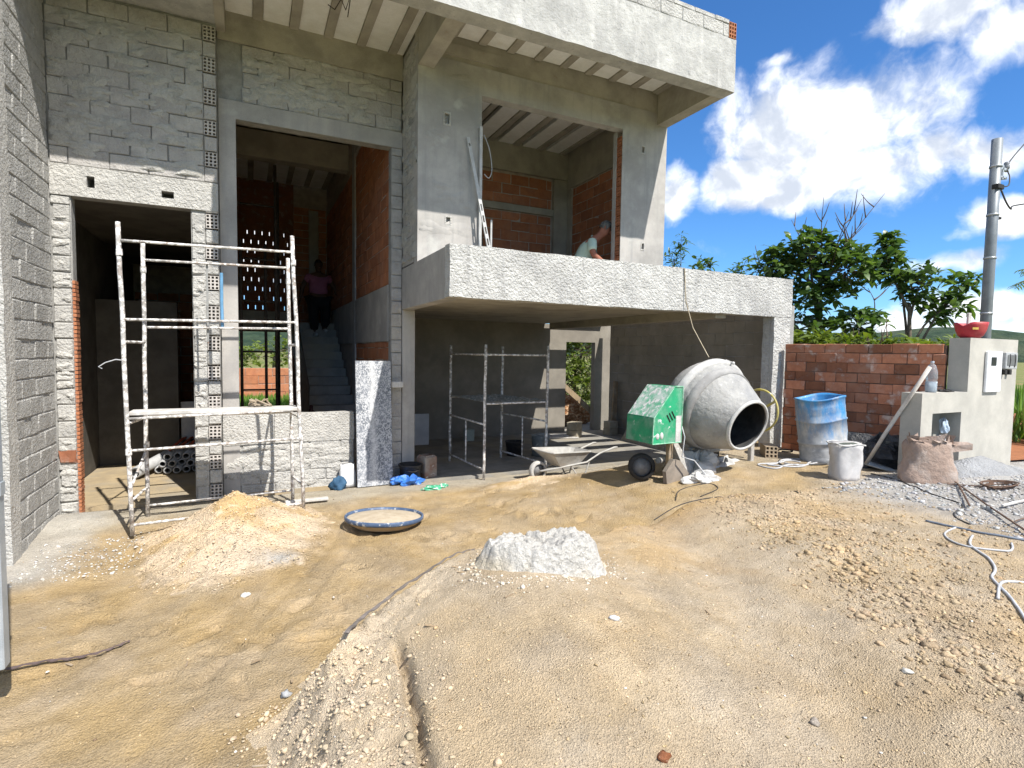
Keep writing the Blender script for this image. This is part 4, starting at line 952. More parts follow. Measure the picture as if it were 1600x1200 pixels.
# sieve
sv = thing('sieve', 'round sand sieve with blue plastic rim lying on the earth', 'sieve', (1.23, 5.52, gz(1.23, 5.52)+.02), (R(-4), R(3), 0))
obj('rim', MB().lathe([(.378, .045), (.386, .038), (.398, .048), (.398, .078), (.391, .085), (.378, .078), (.378, .045)], 48), mat('blue_sieve_rim', (.05, .085, .16), (.10, .15, .25), 9, .5, .2, 50, .004, speck=(.5, .5, .48), kscale=18, kth=(.56, .66), spec=.4), sv, True)
obj('skirt', MB().lathe([(.372, .045), (.35, .01), (.30, -.015), (.30, -.02)], 48), mat('sandy_tin', (.42, .32, .2), (.32, .24, .15), 9, .7, .2, 40, .004), sv, True)
obj('mesh_disc', MB().lathe([(.372, .06), (.25, .085), (.12, .098), (.0005, .10)], 40), mat('sand_clogged_mesh', (.48, .41, .31), (.40, .33, .24), 14, .8, .6, 120, .004), sv, True)
o = obj('plank_offcut', MB().bbox(.35, .82, 6.62, 6.70, .02, .05, .005), M_PLANK); o.rotation_euler = (0, 0, 0); tag(o, 'short white plank lying on the ground right of the scaffold', 'offcut')

# ------------------------------------------------------------------ concrete mixer
MX = thing('concrete_mixer', 'mortar caked concrete mixer with green motor housing and open drum', 'concrete mixer', (4.9, 5.0, .3), world=True)
M_DRUM = mat('cement_caked_drum', (.39, .385, .37), (.32, .315, .30), 6, .85, .6, 34, .014, stain=(.20, .205, .22), sscale=2.8, samt=.75, speck=(.50, .49, .47), kscale=15, kth=(.62, .72), lumps=18, streak=(.33, .325, .315))
ax = Vector((.02, -.94, -.29)).normalized(); dc = Vector((5.12, 5.00, 1.18))
prof = [(.30, -.38), (.40, -.32), (.50, -.19), (.545, -.06), (.548, .10), (.53, .12), (.46, .30), (.355, .52), (.295, .62)]
dmb = MB().lathe([(r_+(0 if i_ % 3 else 0), h_) for i_, (r_, h_) in enumerate([(np.interp(h2, [p[1] for p in prof], [p[0] for p in prof]), h2) for h2 in np.linspace(-.38, .62, 34)])], 72, ax, dc)
va = np.array(dmb.v); q_ = va-np.array(dc); w_ = .012*fbm(q_[:, 0]*7+q_[:, 2]*5, q_[:, 1]*7-q_[:, 2]*6, 4, 300)+.012*np.maximum(0, fbm(q_[:, 0]*16+q_[:, 1]*9, q_[:, 2]*16, 3, 301)-.08); dmb.v = [tuple(p) for p in va+q_/np.linalg.norm(q_, axis=1, keepdims=True)*w_[:, None]]
dr = obj('drum', dmb, M_DRUM, MX, True)
obj('drum_inside', MB().lathe([(.28, .625), (.34, .52), (.44, .3), (.5, 0), (.35, -.28), (.01, -.36)], 40, ax, dc), mat('dark_drum_inside', (.10, .10, .10), (.06, .06, .06), 8, .9, .4), dr, True)
obj('mouth_rim', MB().lathe([(.28, .62), (.30, .61), (.313, .625), (.307, .65), (.285, .655), (.277, .64)], 48, ax, dc), M_DUST, dr, True)
obj('ring_gear', MB().lathe([(.545, -.055), (.585, -.055), (.59, -.03), (.59, .03), (.585, .05), (.545, .05)], 64, ax, dc), M_DUST, dr, True)
obj('drum_band', MB().lathe([(.532, .125), (.538, .135), (.50, .235), (.49, .23)], 56, ax, dc), mat('drum_band_steel', (.36, .355, .345), (.27, .265, .26), 7, .8, .4, 40, .008), dr, True)
obj('drum_base', MB().lathe([(.0, -.44), (.2, -.43), (.31, -.38)], 40, ax, dc), M_DRUM, dr, True)
for k in range(4):
    mb = MB(); a0 = k*math.pi/2+.5; e1 = ax.orthogonal().normalized(); e2 = ax.cross(e1); d_ = e1*math.cos(a0)+e2*math.sin(a0); p = dc+ax*.0+d_*.59; mb.tube([p-ax*.04, p+ax*.07], .012, 6); mb.sphere(p+ax*.075, .02); obj('bolt', mb, M_DUST, dr)
M_MGREEN = mat('chipped_green_paint', (.02, .34, .155), (.025, .26, .125), 5, .55, .25, 50, .004, spec=.4, stain=(.30, .42, .36), sscale=5, samt=.5, speck=(.58, .62, .6), kscale=11, kth=(.60, .68))
M_MGREENS = mat('mortar_crusted_green', (.42, .52, .47), (.10, .36, .22), 11, .8, .5, 50, .006, speck=(.62, .6, .6), kscale=18, kth=(.5, .6), stain=(.35, .3, .3), sscale=6)
hp = [(4.03, .79), (4.44, .795), (4.455, 1.43), (4.33, 1.435), (4.04, 1.08)]
hs = obj('motor_housing', MB().prism(hp, 4.72, 5.19), M_MGREEN, MX)
dx, dz = 4.33-4.04, 1.435-1.08; L_ = math.hypot(dx, dz); nx1, nz1 = -dz/L_, dx/L_
obj('splattered_lid', MB().add([(4.045+nx1*.004, 4.725, 1.088+nz1*.004), (4.325+nx1*.004, 4.725, 1.43+nz1*.004), (4.325+nx1*.004, 5.185, 1.43+nz1*.004), (4.045+nx1*.004, 5.185, 1.088+nz1*.004)], [(0, 1, 2, 3)]), M_MGREENS, hs)
mb = MB()
for i in range(3): mb.tube([(4.225+.035*i, 4.715, 1.115+.02*i), (4.275+.035*i, 4.715, 1.035+.02*i)], .006, 5)
obj('vent_slot', mb, M_DARK, hs)
obj('grey_patch', MB().box(4.36, 4.44, 4.7165, 4.7195, .80, 1.10), M_DUST, hs)
mb = MB(); mb.sphere((4.10, 4.72, .875), .025, .012, .035); mb.sphere((4.16, 4.72, .88), .025, .012, .04); obj('switch', mb, M_DUST, hs)
mb = MB()
for a_, b2 in zip(hp, hp[1:]+hp[:1]): mb.tube([(a_[0], 4.718, a_[1]), (b2[0], 4.718, b2[1])], .008, 5)
obj('housing_edge', mb, mat('pale_green_edge', (.35, .52, .42), (.1, .36, .2), 14, .7, .2), hs)
# carriage
M_PALEW = mat('pale_caked_frame', (.50, .48, .45), (.36, .34, .31), 9, .85, .5, 40, .008, speck=(.62, .6, .57), kscale=14, kth=(.55, .64))
def wheel(par, c, axis, R_, w, mt_t, mt_r):
    a = Vector(axis).normalized(); wl = obj('wheel', MB().lathe([(R_*.72, -w), (R_*.95, -w), (R_, -w*.6), (R_, w*.6), (R_*.95, w), (R_*.72, w)], 30, a, c), mt_t, par, True)
    obj('wheel_disc', MB().lathe([(.001, -w*.3), (R_*.2, -w*.5), (R_*.25, -w*.2), (R_*.74, -w*.1), (R_*.74, w*.1), (R_*.25, w*.2), (R_*.2, w*.8), (.001, w*.8)], 24, a, c), mt_r, wl, True)
M_WDISC = mat('dirty_wheel', (.22, .22, .22), (.14, .14, .14), 8, .8, .4, 40, .006, speck=(.4, .39, .37), kscale=12, kth=(.6, .7))
wheel(MX, (4.20, 5.10, .455), (.45, .89, 0), .16, .04, M_DARK, M_WDISC)
wheel(MX, (5.5, 5.35, .56), (.45, .89, 0), .16, .04, M_DARK, M_WDISC)
mb = MB(); mb.prism([(4.33, .30), (4.62, .29), (4.66, .40), (4.52, .56), (4.42, .58), (4.31, .44)], 4.80, 4.86); obj('axle_bracket', mb, mat('brown_caked_plate', (.30, .255, .21), (.22, .19, .16), 8, .9, .4), MX)
obj('post', MB().bbox(4.41, 4.47, 4.87, 4.93, .5, .82, .006), M_WOOD, MX)
obj('brace', MB().add([(4.47, 4.9, .80), (4.53, 4.9, .80), (4.86, 4.84, .30), (4.70, 4.84, .30), (4.47, 4.98, .80), (4.53, 4.98, .80), (4.86, 4.98, .30), (4.70, 4.98, .30)], [(0,1,2,3), (4,7,6,5), (0,4,5,1), (1,5,6,2), (2,6,7,3), (3,7,4,0)]), M_PALEW, MX)
mb = MB(); mb.tube([(4.4, 5.05, .52), (5.0, 5.2, .55), (5.75, 5.15, .58)], .035, 8); obj('chassis', mb, M_PALEW, MX)
mb = MB(); mb.bbox(5.76, 5.82, 4.86, 4.92, .38, 1.12, .006); obj('leg', mb, M_PALEW, MX)
mb = MB(); mb.bbox(5.62, 5.68, 5.3, 5.36, .38, .95, .006); obj('leg', mb, M_DSTEEL, MX)
mb = MB(); mb.tube([(4.5, 5.05, 1.1), (4.62, 5.05, 1.18)], .03, 8); mb.tube([(5.66, 4.98, 1.14), (5.95, 4.98, 1.12)], .03, 8); obj('axle', mb, M_PALEW, MX)
M_YEL = mat('worn_yellow_paint', (.50, .42, .10), (.42, .37, .16), 9, .6, .3, 40, .004, speck=(.6, .58, .5), kscale=14, kth=(.58, .66))
hw = obj('hand_wheel', MB().tube([(5.97, 4.93+.27*math.cos(a), 1.09+.27*math.sin(a)) for a in np.linspace(0, 2*math.pi, 33)], .014, 8), M_YEL, MX, True)
mb = MB()
for a in (.5, 2.6, 4.7): mb.tube([(5.97, 4.93, 1.09), (5.97, 4.93+.265*math.cos(a), 1.09+.265*math.sin(a))], .016, 6)
obj('spoke', mb, M_YEL, hw)
o = obj('mortar_heap', crumple(crumple(MB(), (0, 0, .0), .36, .24, .20, 11, 26, 14), (.42, -.02, 0), .25, .16, .12, 12, 20, 10), M_DUST); o.location = (5.02, 5.0, .36); tag(o, 'hardened grey mortar splashed under the mixer drum', 'mortar heap')
o = obj('mortar_heap', crumple(MB(), (0, 0, 0), .20, .16, .10, 15, 26, 14), M_DUST); o.location = (4.72, 4.66, .33); tag(o, 'small pale mortar dome in front of the mixer axle', 'mortar heap')
tag(obj('power_lead', MB().tube([(4.46, 4.75, 1.02), (4.50, 4.72, .85), (4.47, 4.72, .62), (4.60, 4.66, .58), (4.72, 4.6, .42), (4.75, 4.5, .35)], .008, 6), M_CABLEW, smooth=True), 'grey power lead hanging down from the mixer housing', 'cable')
tag(obj('rope', MB().tube([(5.10, 5.46, 2.93), (5.11, 5.455, 2.90), (5.13, 5.44, 2.5), (5.19, 5.36, 2.15), (5.24, 5.22, 1.9), (5.22, 5.10, 1.77)], .006, 6), plain('pale_rope', (.55, .47, .34), .9)), 'slack pale rope from the balcony edge to the mixer drum', 'rope')
tag(obj('rope', MB().tube([(5.10, 5.462, 2.93), (5.115, 5.46, 2.75), (5.16, 5.462, 2.5), (5.20, 5.462, 2.40)], .004, 5), M_CABLE), 'short dark string hanging over the balcony edge', 'string')
HB2 = thing('hollow_block', 'single clay hollow block lying by the garage pillar, holes facing out', 'block', (6.28, 5.02, gz(6.28, 5.0)+.08), (0, 0, R(-38)))
hb = link('body', hollow_mesh('hollow_block_lying', .15, .32, .15, 3, 3, mat('pale_clay', (.46, .36, .25), (.36, .29, .21), 8, .9, .3), M_DARK), HB2); hb.location = (0, 0, 0)

# ------------------------------------------------------------------ wheelbarrow
WBR = thing('wheelbarrow', 'grey mortar stained wheelbarrow standing in front of the garage', 'wheelbarrow', (3.95, 6.45, gz(3.85, 6.45)), (0, 0, R(8)))
WBR.scale = (.80, .80, .80); WBR.location.x = 3.93
M_TRAY = mat('cement_stained_tray', (.46, .45, .42), (.34, .33, .31), 6, .7, .4, 40, .006, spec=.3, stain=(.3, .25, .2), sscale=4, samt=.5)
mb = MB(); rim = [(-.50, .20), (-.46, .30), (.40, .26), (.44, .20), (.44, -.20), (.40, -.26), (-.46, -.30), (-.50, -.20)]; bot = [(-.20, .12), (-.18, .15), (.22, .16), (.25, .12), (.25, -.12), (.22, -.16), (-.18, -.15), (-.20, -.12)]
zr = lambda x: .50-.06*(x+.5)
vs = [(x, y, zr(x)) for x, y in rim] + [(x, y, .22) for x, y in bot] + [(x*.97, y*.95, zr(x)) for x, y in rim] + [(x*.94, y*.9, .235) for x, y in bot]
fs = [(i, (i+1) % 8, 8+(i+1) % 8, 8+i) for i in range(8)] + [tuple(range(8, 16))] + [(16+i, 24+i, 24+(i+1) % 8, 16+(i+1) % 8) for i in range(8)] + [tuple(range(24, 32))[::-1]] + [(i, 16+i, 16+(i+1) % 8, (i+1) % 8) for i in range(8)]
mb.add(vs, fs); tr = obj('tray', mb, M_TRAY, WBR)
obj('tray_rim', MB().tube([(x, y, zr(x)) for x, y in rim+rim[:1]], .014, 8), M_TRAY, tr)
for s_ in (-1, 1): obj('handle', MB().tube([(-.55, .07*s_, .17), (-.2, .13*s_, .20), (.35, .22*s_, .26), (.62, .26*s_, .40), (.95, .28*s_, .48), (1.02, .28*s_, .475)], .017, 8), M_TRAY, WBR, True)
for s_ in (-1, 1): obj('leg', MB().tube([(.05, .15*s_, .21), (.20, .19*s_, .0), (.32, .2*s_, .0), (.42, .21*s_, .27)], .013, 6), M_TRAY, WBR)
wheel(WBR, (-.55, 0, .165), (0, 1, 0), .165, .045, mat('mortar_white_tyre', (.5, .49, .46), (.38, .37, .35), 9, .9, .4), M_WDISC)

# ------------------------------------------------------------------ right hand corner things
M_DRM = bpy.data.materials.new('blue_drum_paint'); M_DRM.use_nodes = True; t = NT(M_DRM.node_tree); P = t.add('ShaderNodeTexCoord').outputs['Object']; sx = t.add('ShaderNodeSeparateXYZ'); t.l.new(P, sx.inputs[0])
blu = t.mix(t.ramp(t.noise(P, 5, 7, .65), .35, .65), (.03, .17, .42), (.05, .27, .55)); gr = t.mix(t.ramp(t.noise(P, 9, 7, .65), .35, .65), (.30, .32, .34), (.44, .45, .46))
mpd = t.add('ShaderNodeMapping'); t.l.new(P, mpd.inputs[0]); mpd.inputs['Scale'].default_value = (1, 1, .35)
k = t.ramp(t.math('ADD', t.math('MULTIPLY', t.math('ADD', sx.outputs[2], t.math('MULTIPLY', sx.outputs[0], .45)), .55), t.math('MULTIPLY', t.noise(mpd.outputs[0], 7, 8, .75), 1.1)), .66, 1.08)
c = t.mix(k, gr, blu); c = t.mix(t.ramp(t.noise(P, 16, 6, .7), .6, .7), c, (.62, .63, .64)); b = t.n['Principled BSDF']; t.l.new(c, b.inputs['Base Color']); b.inputs['Roughness'].default_value = .5; b.inputs['Specular IOR Level'].default_value = .4
dm = thing('steel_drum', 'dented blue steel drum with grey cement splashes before the brick wall', 'drum', (6.72, 4.52, gz(6.72, 4.52)-.02), (R(-3.5), R(-6.5), 0))
pr = [(.0, 0), (.285, 0), (.295, .01)]
for z in (.12, .15, .18, .21): pr += [(.292, z-.012), (.287, z)]
pr += [(.29, .27), (.303, .285), (.303, .295), (.29, .31), (.29, .55), (.303, .565), (.303, .575), (.29, .59)]
for z in (.66, .69, .72, .75): pr += [(.292, z-.012), (.287, z)]
pr += [(.29, .83), (.30, .84), (.30, .86), (.29, .86), (.28, .83), (.28, .1), (0, .1)]
mbd = MB().lathe(pr, 44)
vv = []
for (x, y, z) in mbd.v:
    a = math.atan2(y, x); w = 1+.018*math.sin(2*a+1)+.02*math.sin(5*a+z*6)*z; vv.append((x*w, y*w, z+.012*math.sin(3*a)*(z > .5)))
mbd.v = vv; obj('body', mbd, M_DRM, dm, True)
pb = thing('square_pail', 'white cement crusted square pail in front of the blue drum', 'pail', (5.90, 3.74, gz(5.90, 3.74)-.01), (0, 0, R(-28)))
obj('body', bagmesh(36, 9, lambda t: (.138+.012*t, .125+.012*t, .40*t), 21), mat('cement_crusted_pail', (.60, .59, .58), (.50, .485, .48), 5, .8, .35, 40, .006, stain=(.38, .365, .36), sscale=4, samt=.5), pb, True)
mb = MB(); vs = []
obj('rim', MB().tube([(.150*math.cos(a)/max(abs(math.cos(a)), abs(math.sin(a)))**.75, .136*math.sin(a)/max(abs(math.cos(a)), abs(math.sin(a)))**.75, .397+.008*math.sin(4*a)) for a in np.linspace(0, 2*math.pi, 33)], .010, 6), M_DUST, pb)
obj('inside', MB().box(-.11, .11, -.10, .10, .400, .404), mat('dark_pail_top', (.10, .115, .095), (.07, .08, .065), 6, .8, .2), pb)  # flat dark plate covering the top of the pail
cbg = thing('cement_bag', 'torn open brown paper cement bag slumped beside the shovel', 'bag', (6.44, 3.20, gz(6.44, 3.20)-.02), (0, 0, R(-32))); cbg.scale = (.84, .84, .92)
M_PAPER = mat('kraft_paper', (.36, .265, .215), (.34, .26, .215), 5, .85, .8, 14, .03, stain=(.46, .40, .36), sscale=5, samt=.6)
M_PAPERP = mat('faded_print', (.30, .19, .155), (.34, .235, .195), 20, .85, .2, 18, .01, speck=(.38, .28, .23), kscale=9, kth=(.48, .56))
bgm = bagmesh(44, 14, lambda t: ((.30-.07*t**1.5+.015*math.sin(9*t)), (.19-.05*t), .47*t), 33); obj('body', bgm, M_PAPER, cbg, True)
rs = random.Random(5); mb = MB()
for k in range(16):
    a = 2*math.pi*k/16; x0, y0 = .22*math.cos(a), .13*math.sin(a); w = .06
    tx, ty = -math.sin(a)*w, math.cos(a)*w; ox, oy = math.cos(a)*rs.uniform(-.02, .09), math.sin(a)*rs.uniform(-.02, .06); h = rs.uniform(.04, .13)
    mb.add([(x0-tx, y0-ty, .44), (x0+tx, y0+ty, .44), (x0+tx+ox*.6, y0+ty+oy*.6, .44+h*rs.uniform(.5, 1)), (x0-tx+ox, y0-ty+oy, .44+h), (x0+ox*1.5, y0+oy*1.5, .44+h*.6)], [(0, 1, 2, 3), (2, 4, 3)])
obj('torn_top', mb, M_PAPER, cbg)
mb = MB(); mb.add([(.18, -.06, .42), (.44, -.10, .47), (.43, -.02, .48), (.2, .04, .47), (.44, -.10, .40), (.2, -.08, .36)], [(0, 1, 2, 3), (0, 5, 4, 1)]); obj('paper_flap', mb, M_PAPER, cbg)
shv = thing('shovel', 'long white handled shovel leaning on the meter wall, blade on the ground', 'shovel', (6.38, 3.72, .47), world=True)
obj('handle', MB().tube([(6.585, 3.92, .53), (6.58, 3.72, .92), (6.575, 3.50, 1.33), (6.575, 3.30, 1.70)], .021, 10), mat('limed_handle', (.66, .62, .57), (.52, .47, .41), 8, .8, .3, 40, .004), shv, True)
bl = MB(); pts = []
for i in range(7):
    for j in range(7):
        a = i/6; w = (.115*(1-(max(a-.55, 0)/.45)**2*.75)); q = (j/6-.5)*2
        pts.append((6.585+.24*a*.35+q*w*.93, 3.92-.30*a*.93+q*w*.35, .545-.055*a-.03*(1-q*q)+.01))
bl.add(pts, [(i*7+j, (i+1)*7+j, (i+1)*7+j+1, i*7+j+1) for i in range(6) for j in range(6)]); bo = obj('blade', bl, M_GALV, shv, True); sm = bo.modifiers.new('thick', 'SOLIDIFY'); sm.thickness = .004
# bottle on the low part of the meter wall
bt = thing('water_bottle', 'clear plastic water bottle half full on the low meter wall ledge', 'bottle', (6.95, YM+.09, 1.411))
G = bpy.data.materials.new('clear_pet'); G.use_nodes = True; b = G.node_tree.nodes['Principled BSDF']; b.inputs['Transmission Weight'].default_value = .85; b.inputs['Roughness'].default_value = .12; b.inputs['IOR'].default_value = 1.25; b.inputs['Base Color'].default_value = (.86, .9, .95, 1)
obj('body', MB().lathe([(.0, 0), (.05, 0), (.056, .02), (.056, .12), (.051, .135), (.056, .15), (.056, .23), (.035, .30), (.016, .325), (.016, .335)], 24), G, bt, True)
obj('water', MB().lathe([(.0, .004), (.046, .004), (.051, .02), (.050, .12), (.0, .12)], 20), plain('water_fill', (.45, .52, .58), .1), bt, True)
obj('cap', MB().lathe([(.018, .333), (.018, .352), (.001, .353)], 16), plain('pale_cap', (.5, .55, .62), .4), bt)
tag(obj('dark_rag', crumple(MB(), (7.25, YM+.09, 1.418), .10, .06, .02, 31), M_DARK), 'dark scrap of rubber beside the water bottle', 'scrap')
# broken red bowl with a stick
bw_ = thing('red_bowl', 'broken red plastic bowl on top of the meter wall', 'bowl', (7.74, YM+.10, 2.042), (0, 0, R(-20)))
M_REDP = mat('faded_red_plastic', (.46, .035, .05), (.38, .03, .045), 6, .5, .15, 40, .004, spec=.35, stain=(.5, .12, .1), sscale=5, samt=.5)
n_ = 40; mb = MB(); vs = []; rows = [(.09, 0), (.12, .03), (.145, .09), (.158, .15), (.163, .185)]
for (r_, z_) in rows:
    for k in range(n_):
        a = 2*math.pi*k/n_; d = abs((a-3.45+math.pi) % (2*math.pi)-math.pi); cut = max(0, 1-d/.40)*.045*(z_ > .1)+(.012*random.random() if z_ > .17 and d < .5 else 0)
        vs.append((r_*math.cos(a), r_*math.sin(a), z_-cut))
mb.add(vs, [(j*n_+k, j*n_+(k+1) % n_, (j+1)*n_+(k+1) % n_, (j+1)*n_+k) for j in range(4) for k in range(n_)]+[tuple(range(n_))[::-1]])
bo = obj('body', mb, M_REDP, bw_, True); sm = bo.modifiers.new('thick', 'SOLIDIFY'); sm.thickness = .006; sm.offset = -1
obj('sticker', MB().box(-.135, -.06, -.155, -.150, .095, .12), plain('yellow_label', (.55, .38, .08), .6), bw_)
o = obj('stick', MB().bbox(7.68, 7.74, YM+.10, YM+.125, 2.08, 2.34, .004), M_PLANK); o.rotation_euler = (0, 0, 0); tag(o, 'short pale wooden stick poking out of the red bowl', 'stick')
# black tarp heap behind the shovel
o = obj('black_sheeting', crumple(crumple(MB(), (0, 0, .10), .48, .22, .26, 41, 30, 16), (-.35, .0, .02), .25, .18, .12, 42, 24, 12), mat('black_film', (.012, .013, .016), (.03, .033, .04), 6, .35, .8, 14, .04, spec=.5)); o.location = (6.92, 3.98, .44); o.rotation_euler = (0, 0, R(-70)); tag(o, 'crumpled black plastic sheeting between shovel and brick wall', 'plastic sheet')
tag(obj('grey_pipe', MB().tube([(6.86, 3.80, .46), (6.88, 3.84, .80)], .035, 10), plain('grey_tube', (.14, .14, .13), .7)), 'short dark grey pipe stub standing in the black sheeting', 'pipe')
for k, (x, y) in enumerate([(6.55, 3.55), (6.62, 3.52)]): pass
tag(obj('steel_trowel', MB().box(7.12, 7.45, YM+.06, YM+.075, .80, .86), M_DSTEEL), 'brown strip of metal lying against the niche', 'strip')
tag(obj('white_offcut', MB().bbox(7.08, 7.17, YM+.02, YM+.05, .45, .92, .004), M_WHITE), 'white plastic offcut propped in the niche of the meter wall', 'offcut')
bgx = obj('thin_bag', crumple(MB(), (7.28, YM+.10, 1.0), .05, .04, .09, 51), plain('pale_blue_film', (.5, .6, .72), .3)); tag(bgx, 'wisp of pale blue plastic hanging in the niche', 'plastic bag')
# ------------------------------------------------------------------ cables, rods, strips on the ground
def on_ground(pts, dz=.01): return [(x, y, gz(x, y)+pile(np.array([x]), np.array([y]))[0]*(abs(x) < 1.2)+dz) for x, y in pts]
def smooth_path(pts, n=6):
    P = [Vector((*p, 0)) if len(p) == 2 else Vector(p) for p in pts]; out = []
    for i in range(len(P)-1):
        p0, p1, p2, p3 = P[max(i-1, 0)], P[i], P[i+1], P[min(i+2, len(P)-1)]
        for k in range(n):
            t = k/n; out.append(.5*((2*p1)+(-p0+p2)*t+(2*p0-5*p1+4*p2-p3)*t*t+(-p0+3*p1-3*p2+p3)*t**3))
    return out+[P[-1]]
def cable(pts, r_, mt, name, label, cat='cable', n=6, dz=None):
    q = smooth_path(pts, n); q = on_ground([(p.x, p.y) for p in q], r_*.8 if dz is None else dz); return tag(obj(name, MB().tube(q, r_, 7), mt, None, True), label, cat)
M_CABLEB = plain('slate_cable', (.20, .23, .28), .55)
M_HOSE = mat('dusty_flat_hose', (.20, .175, .16), (.13, .115, .105), 8, .8, .3, 40, .004, stain=(.3, .25, .19), sscale=6)
def strip(pts, w, mt, name, label, cat, dz=.012, th=.006):
    q = smooth_path(pts, 8); q = [Vector(p) for p in on_ground([(p.x, p.y) for p in q], dz)]; mb = MB(); vs = []
    zs_ = [p.z for p in q]
    for i, p in enumerate(q): p.z = max(sum(zs_[max(0, i-5):i+6])/len(zs_[max(0, i-5):i+6]), zs_[i]-.015)
    for i, p in enumerate(q):
        d = (q[min(i+1, len(q)-1)]-q[max(i-1, 0)]); s_ = Vector((-d.y, d.x, 0)).normalized()*w*(1-.5*(i/len(q))**3); lift = .012*math.sin(i*.9)**2
        vs += [p-s_+Vector((0, 0, lift)), p+s_+Vector((0, 0, lift*.3)), p+s_+Vector((0, 0, th+lift*.3)), p-s_+Vector((0, 0, th+lift))]
    n = len(q); fs = []
    for i in range(n-1):
        for k in range(4): fs.append((4*i+k, 4*i+(k+1) % 4, 4*i+4+(k+1) % 4, 4*i+4+k))
    return tag(obj(name, mb.add(vs, fs), mt), label, cat)
strip([(.40, 2.60), (.52, 2.77), (.72, 2.93), (.93, 3.05), (1.12, 3.13), (1.30, 3.21)], .012, M_HOSE, 'flat_hose', 'dark flat hose lying along the left crest of the earth heap', 'hose', dz=.03)
strip([(-1.33, 3.98), (-1.12, 3.99), (-.95, 3.95), (-.80, 3.96), (-.70, 4.02)], .014, mat('mauve_strap', (.17, .125, .12), (.12, .09, .085), 10, .7), 'strap', 'dark torn strap lying on the earth at the far left', 'strap', dz=.018)
cable([(3.55, 4.1), (4.0, 4.22), (4.4, 4.12), (4.65, 3.85), (4.7, 3.55), (4.55, 3.3)], .005, M_CABLE, 'thin_cable', 'thin dark cable trailing over the earth from the mixer')
cable([(4.05, 4.35), (4.3, 4.55), (4.65, 4.5), (4.6, 4.3), (4.3, 4.25)], .005, M_CABLE, 'thin_cable', 'loop of thin dark wire in front of the mixer')
cable([(6.35, 3.72), (6.15, 3.25), (5.75, 2.85), (5.6, 2.5), (5.15, 2.35), (4.95, 2.15)], .006, M_CABLE, 'thin_cable', 'dark cable running forward from the shovel blade')
cable([(4.75, 2.35), (4.75, 2.15), (4.75, 1.95), (4.85, 1.75), (5.1, 1.6), (5.4, 1.3)], .009, M_CABLEB, 'blue_grey_cable', 'thick blue grey cable along the upper right of the rubble')
cable([(4.6, 1.98), (4.35, 1.88), (4.2, 1.72), (4.05, 1.62), (3.85, 1.55), (3.65, 1.38), (3.4, 1.2)], .008, M_CABLEW, 'white_hose', 'white hose curling down the right edge of the heap', 'hose')
cable([(3.6, 1.42), (3.85, 1.50), (4.0, 1.42), (3.95, 1.28), (3.7, 1.18)], .008, M_CABLEW, 'white_hose', 'open loop of white hose at the right picture edge', 'hose')
cable([(4.75, 2.15), (4.45, 2.08), (4.3, 1.9), (4.45, 1.72), (4.65, 1.78)], .007, M_CABLEW, 'grey_wire', 'thin grey wire loop beside the thick cable', 'wire')
for k in range(4):
    ox = .05*k; q = [(5.95+.55*math.cos(a+k)*(.6+.12*k)+.2*k, 4.55+.16*math.sin(a+k)*(.8+.1*k)+.06*math.sin(3*a+k)) for a in np.linspace(0, 5.2+.3*k, 14)]
    cable(q, .010, [M_CABLEW, M_CABLEW, M_CABLE, M_CABLEW][k], 'tangled_cable', ['pale cable loop nearest the hollow block', 'pale cable loop sprawling before the blue drum', 'dark cable loop among pale ones before the drum', 'pale cable loop ending at the white pail'][k])
cable([(6.35, 4.95), (6.5, 5.0), (6.58, 4.9), (6.45, 4.82), (6.38, 4.9)], .010, M_DSTEEL, 'tangled_cable', 'small dark coil of cable against the foot of the brick wall', dz=.08)
M_ROD = mat('rusty_rod', (.16, .10, .07), (.10, .065, .05), 14, .85, .3)
def rod(a, b, lab, dz=.03, r_=.008): return tag(obj('steel_rod', MB().tube(on_ground([a, ((a[0]+b[0])/2, (a[1]+b[1])/2), b], dz), r_, 6), M_ROD), lab, 'rod')
rod((6.45, 2.95), (4.95, 1.80), 'long straight rusty rod lying across the grey gravel')
rod((6.3, 2.85), (5.5, 2.4), 'shorter rusty rod beside the long one on the gravel')
rod((5.25, 2.0), (6.2, 2.05), 'thin rod lying across the gravel near the thick cable', r_=.005)
for k in range(5):
    q = [(6.72+.18*math.cos(a)*(1+.08*k)+random.uniform(-.02, .02), 2.70+.09*math.sin(a)*(1+.1*k)) for a in np.linspace(k, k+5.6, 12)]
    if k == 0: mbw = MB()
    mbw.tube(on_ground(q, .015+.008*k), .006, 5)
mbw.tube(on_ground([(6.3, 2.95), (6.6, 2.74), (6.9, 2.62)], .02), .006, 5); tag(obj('wire_coil', mbw, M_ROD), 'small rusty coil of tie wire on the gravel below the meter wall', 'wire')
tag(obj('lath', MB().tube(on_ground([(7.1, 2.35), (6.6, 2.3), (5.75, 2.28)], .03), .011, 5), M_PLANK), 'pale thin lath lying over the gravel', 'lath')

# galvanised sheet at the left edge of the view
gs = thing('metal_gate', 'blue grey galvanised metal gate leaf standing at the left picture edge', 'gate', (-1.17, 3.6, .1), world=True)
mb = MB(); mb.bbox(-1.20, -1.15, 3.55, 3.63, .12, 2.45, .006); obj('stile', mb, M_GALV, gs)
mb = MB(); mb.panel(-2.35, -1.201, .13, 2.4, 3.58, 3.60); obj('sheet', mb, M_GALV, gs)
mb = MB(); mb.bbox(-1.1495, -1.142, 3.56, 3.62, 1.02, 1.09, .002); obj('latch', mb, M_GALV, gs)

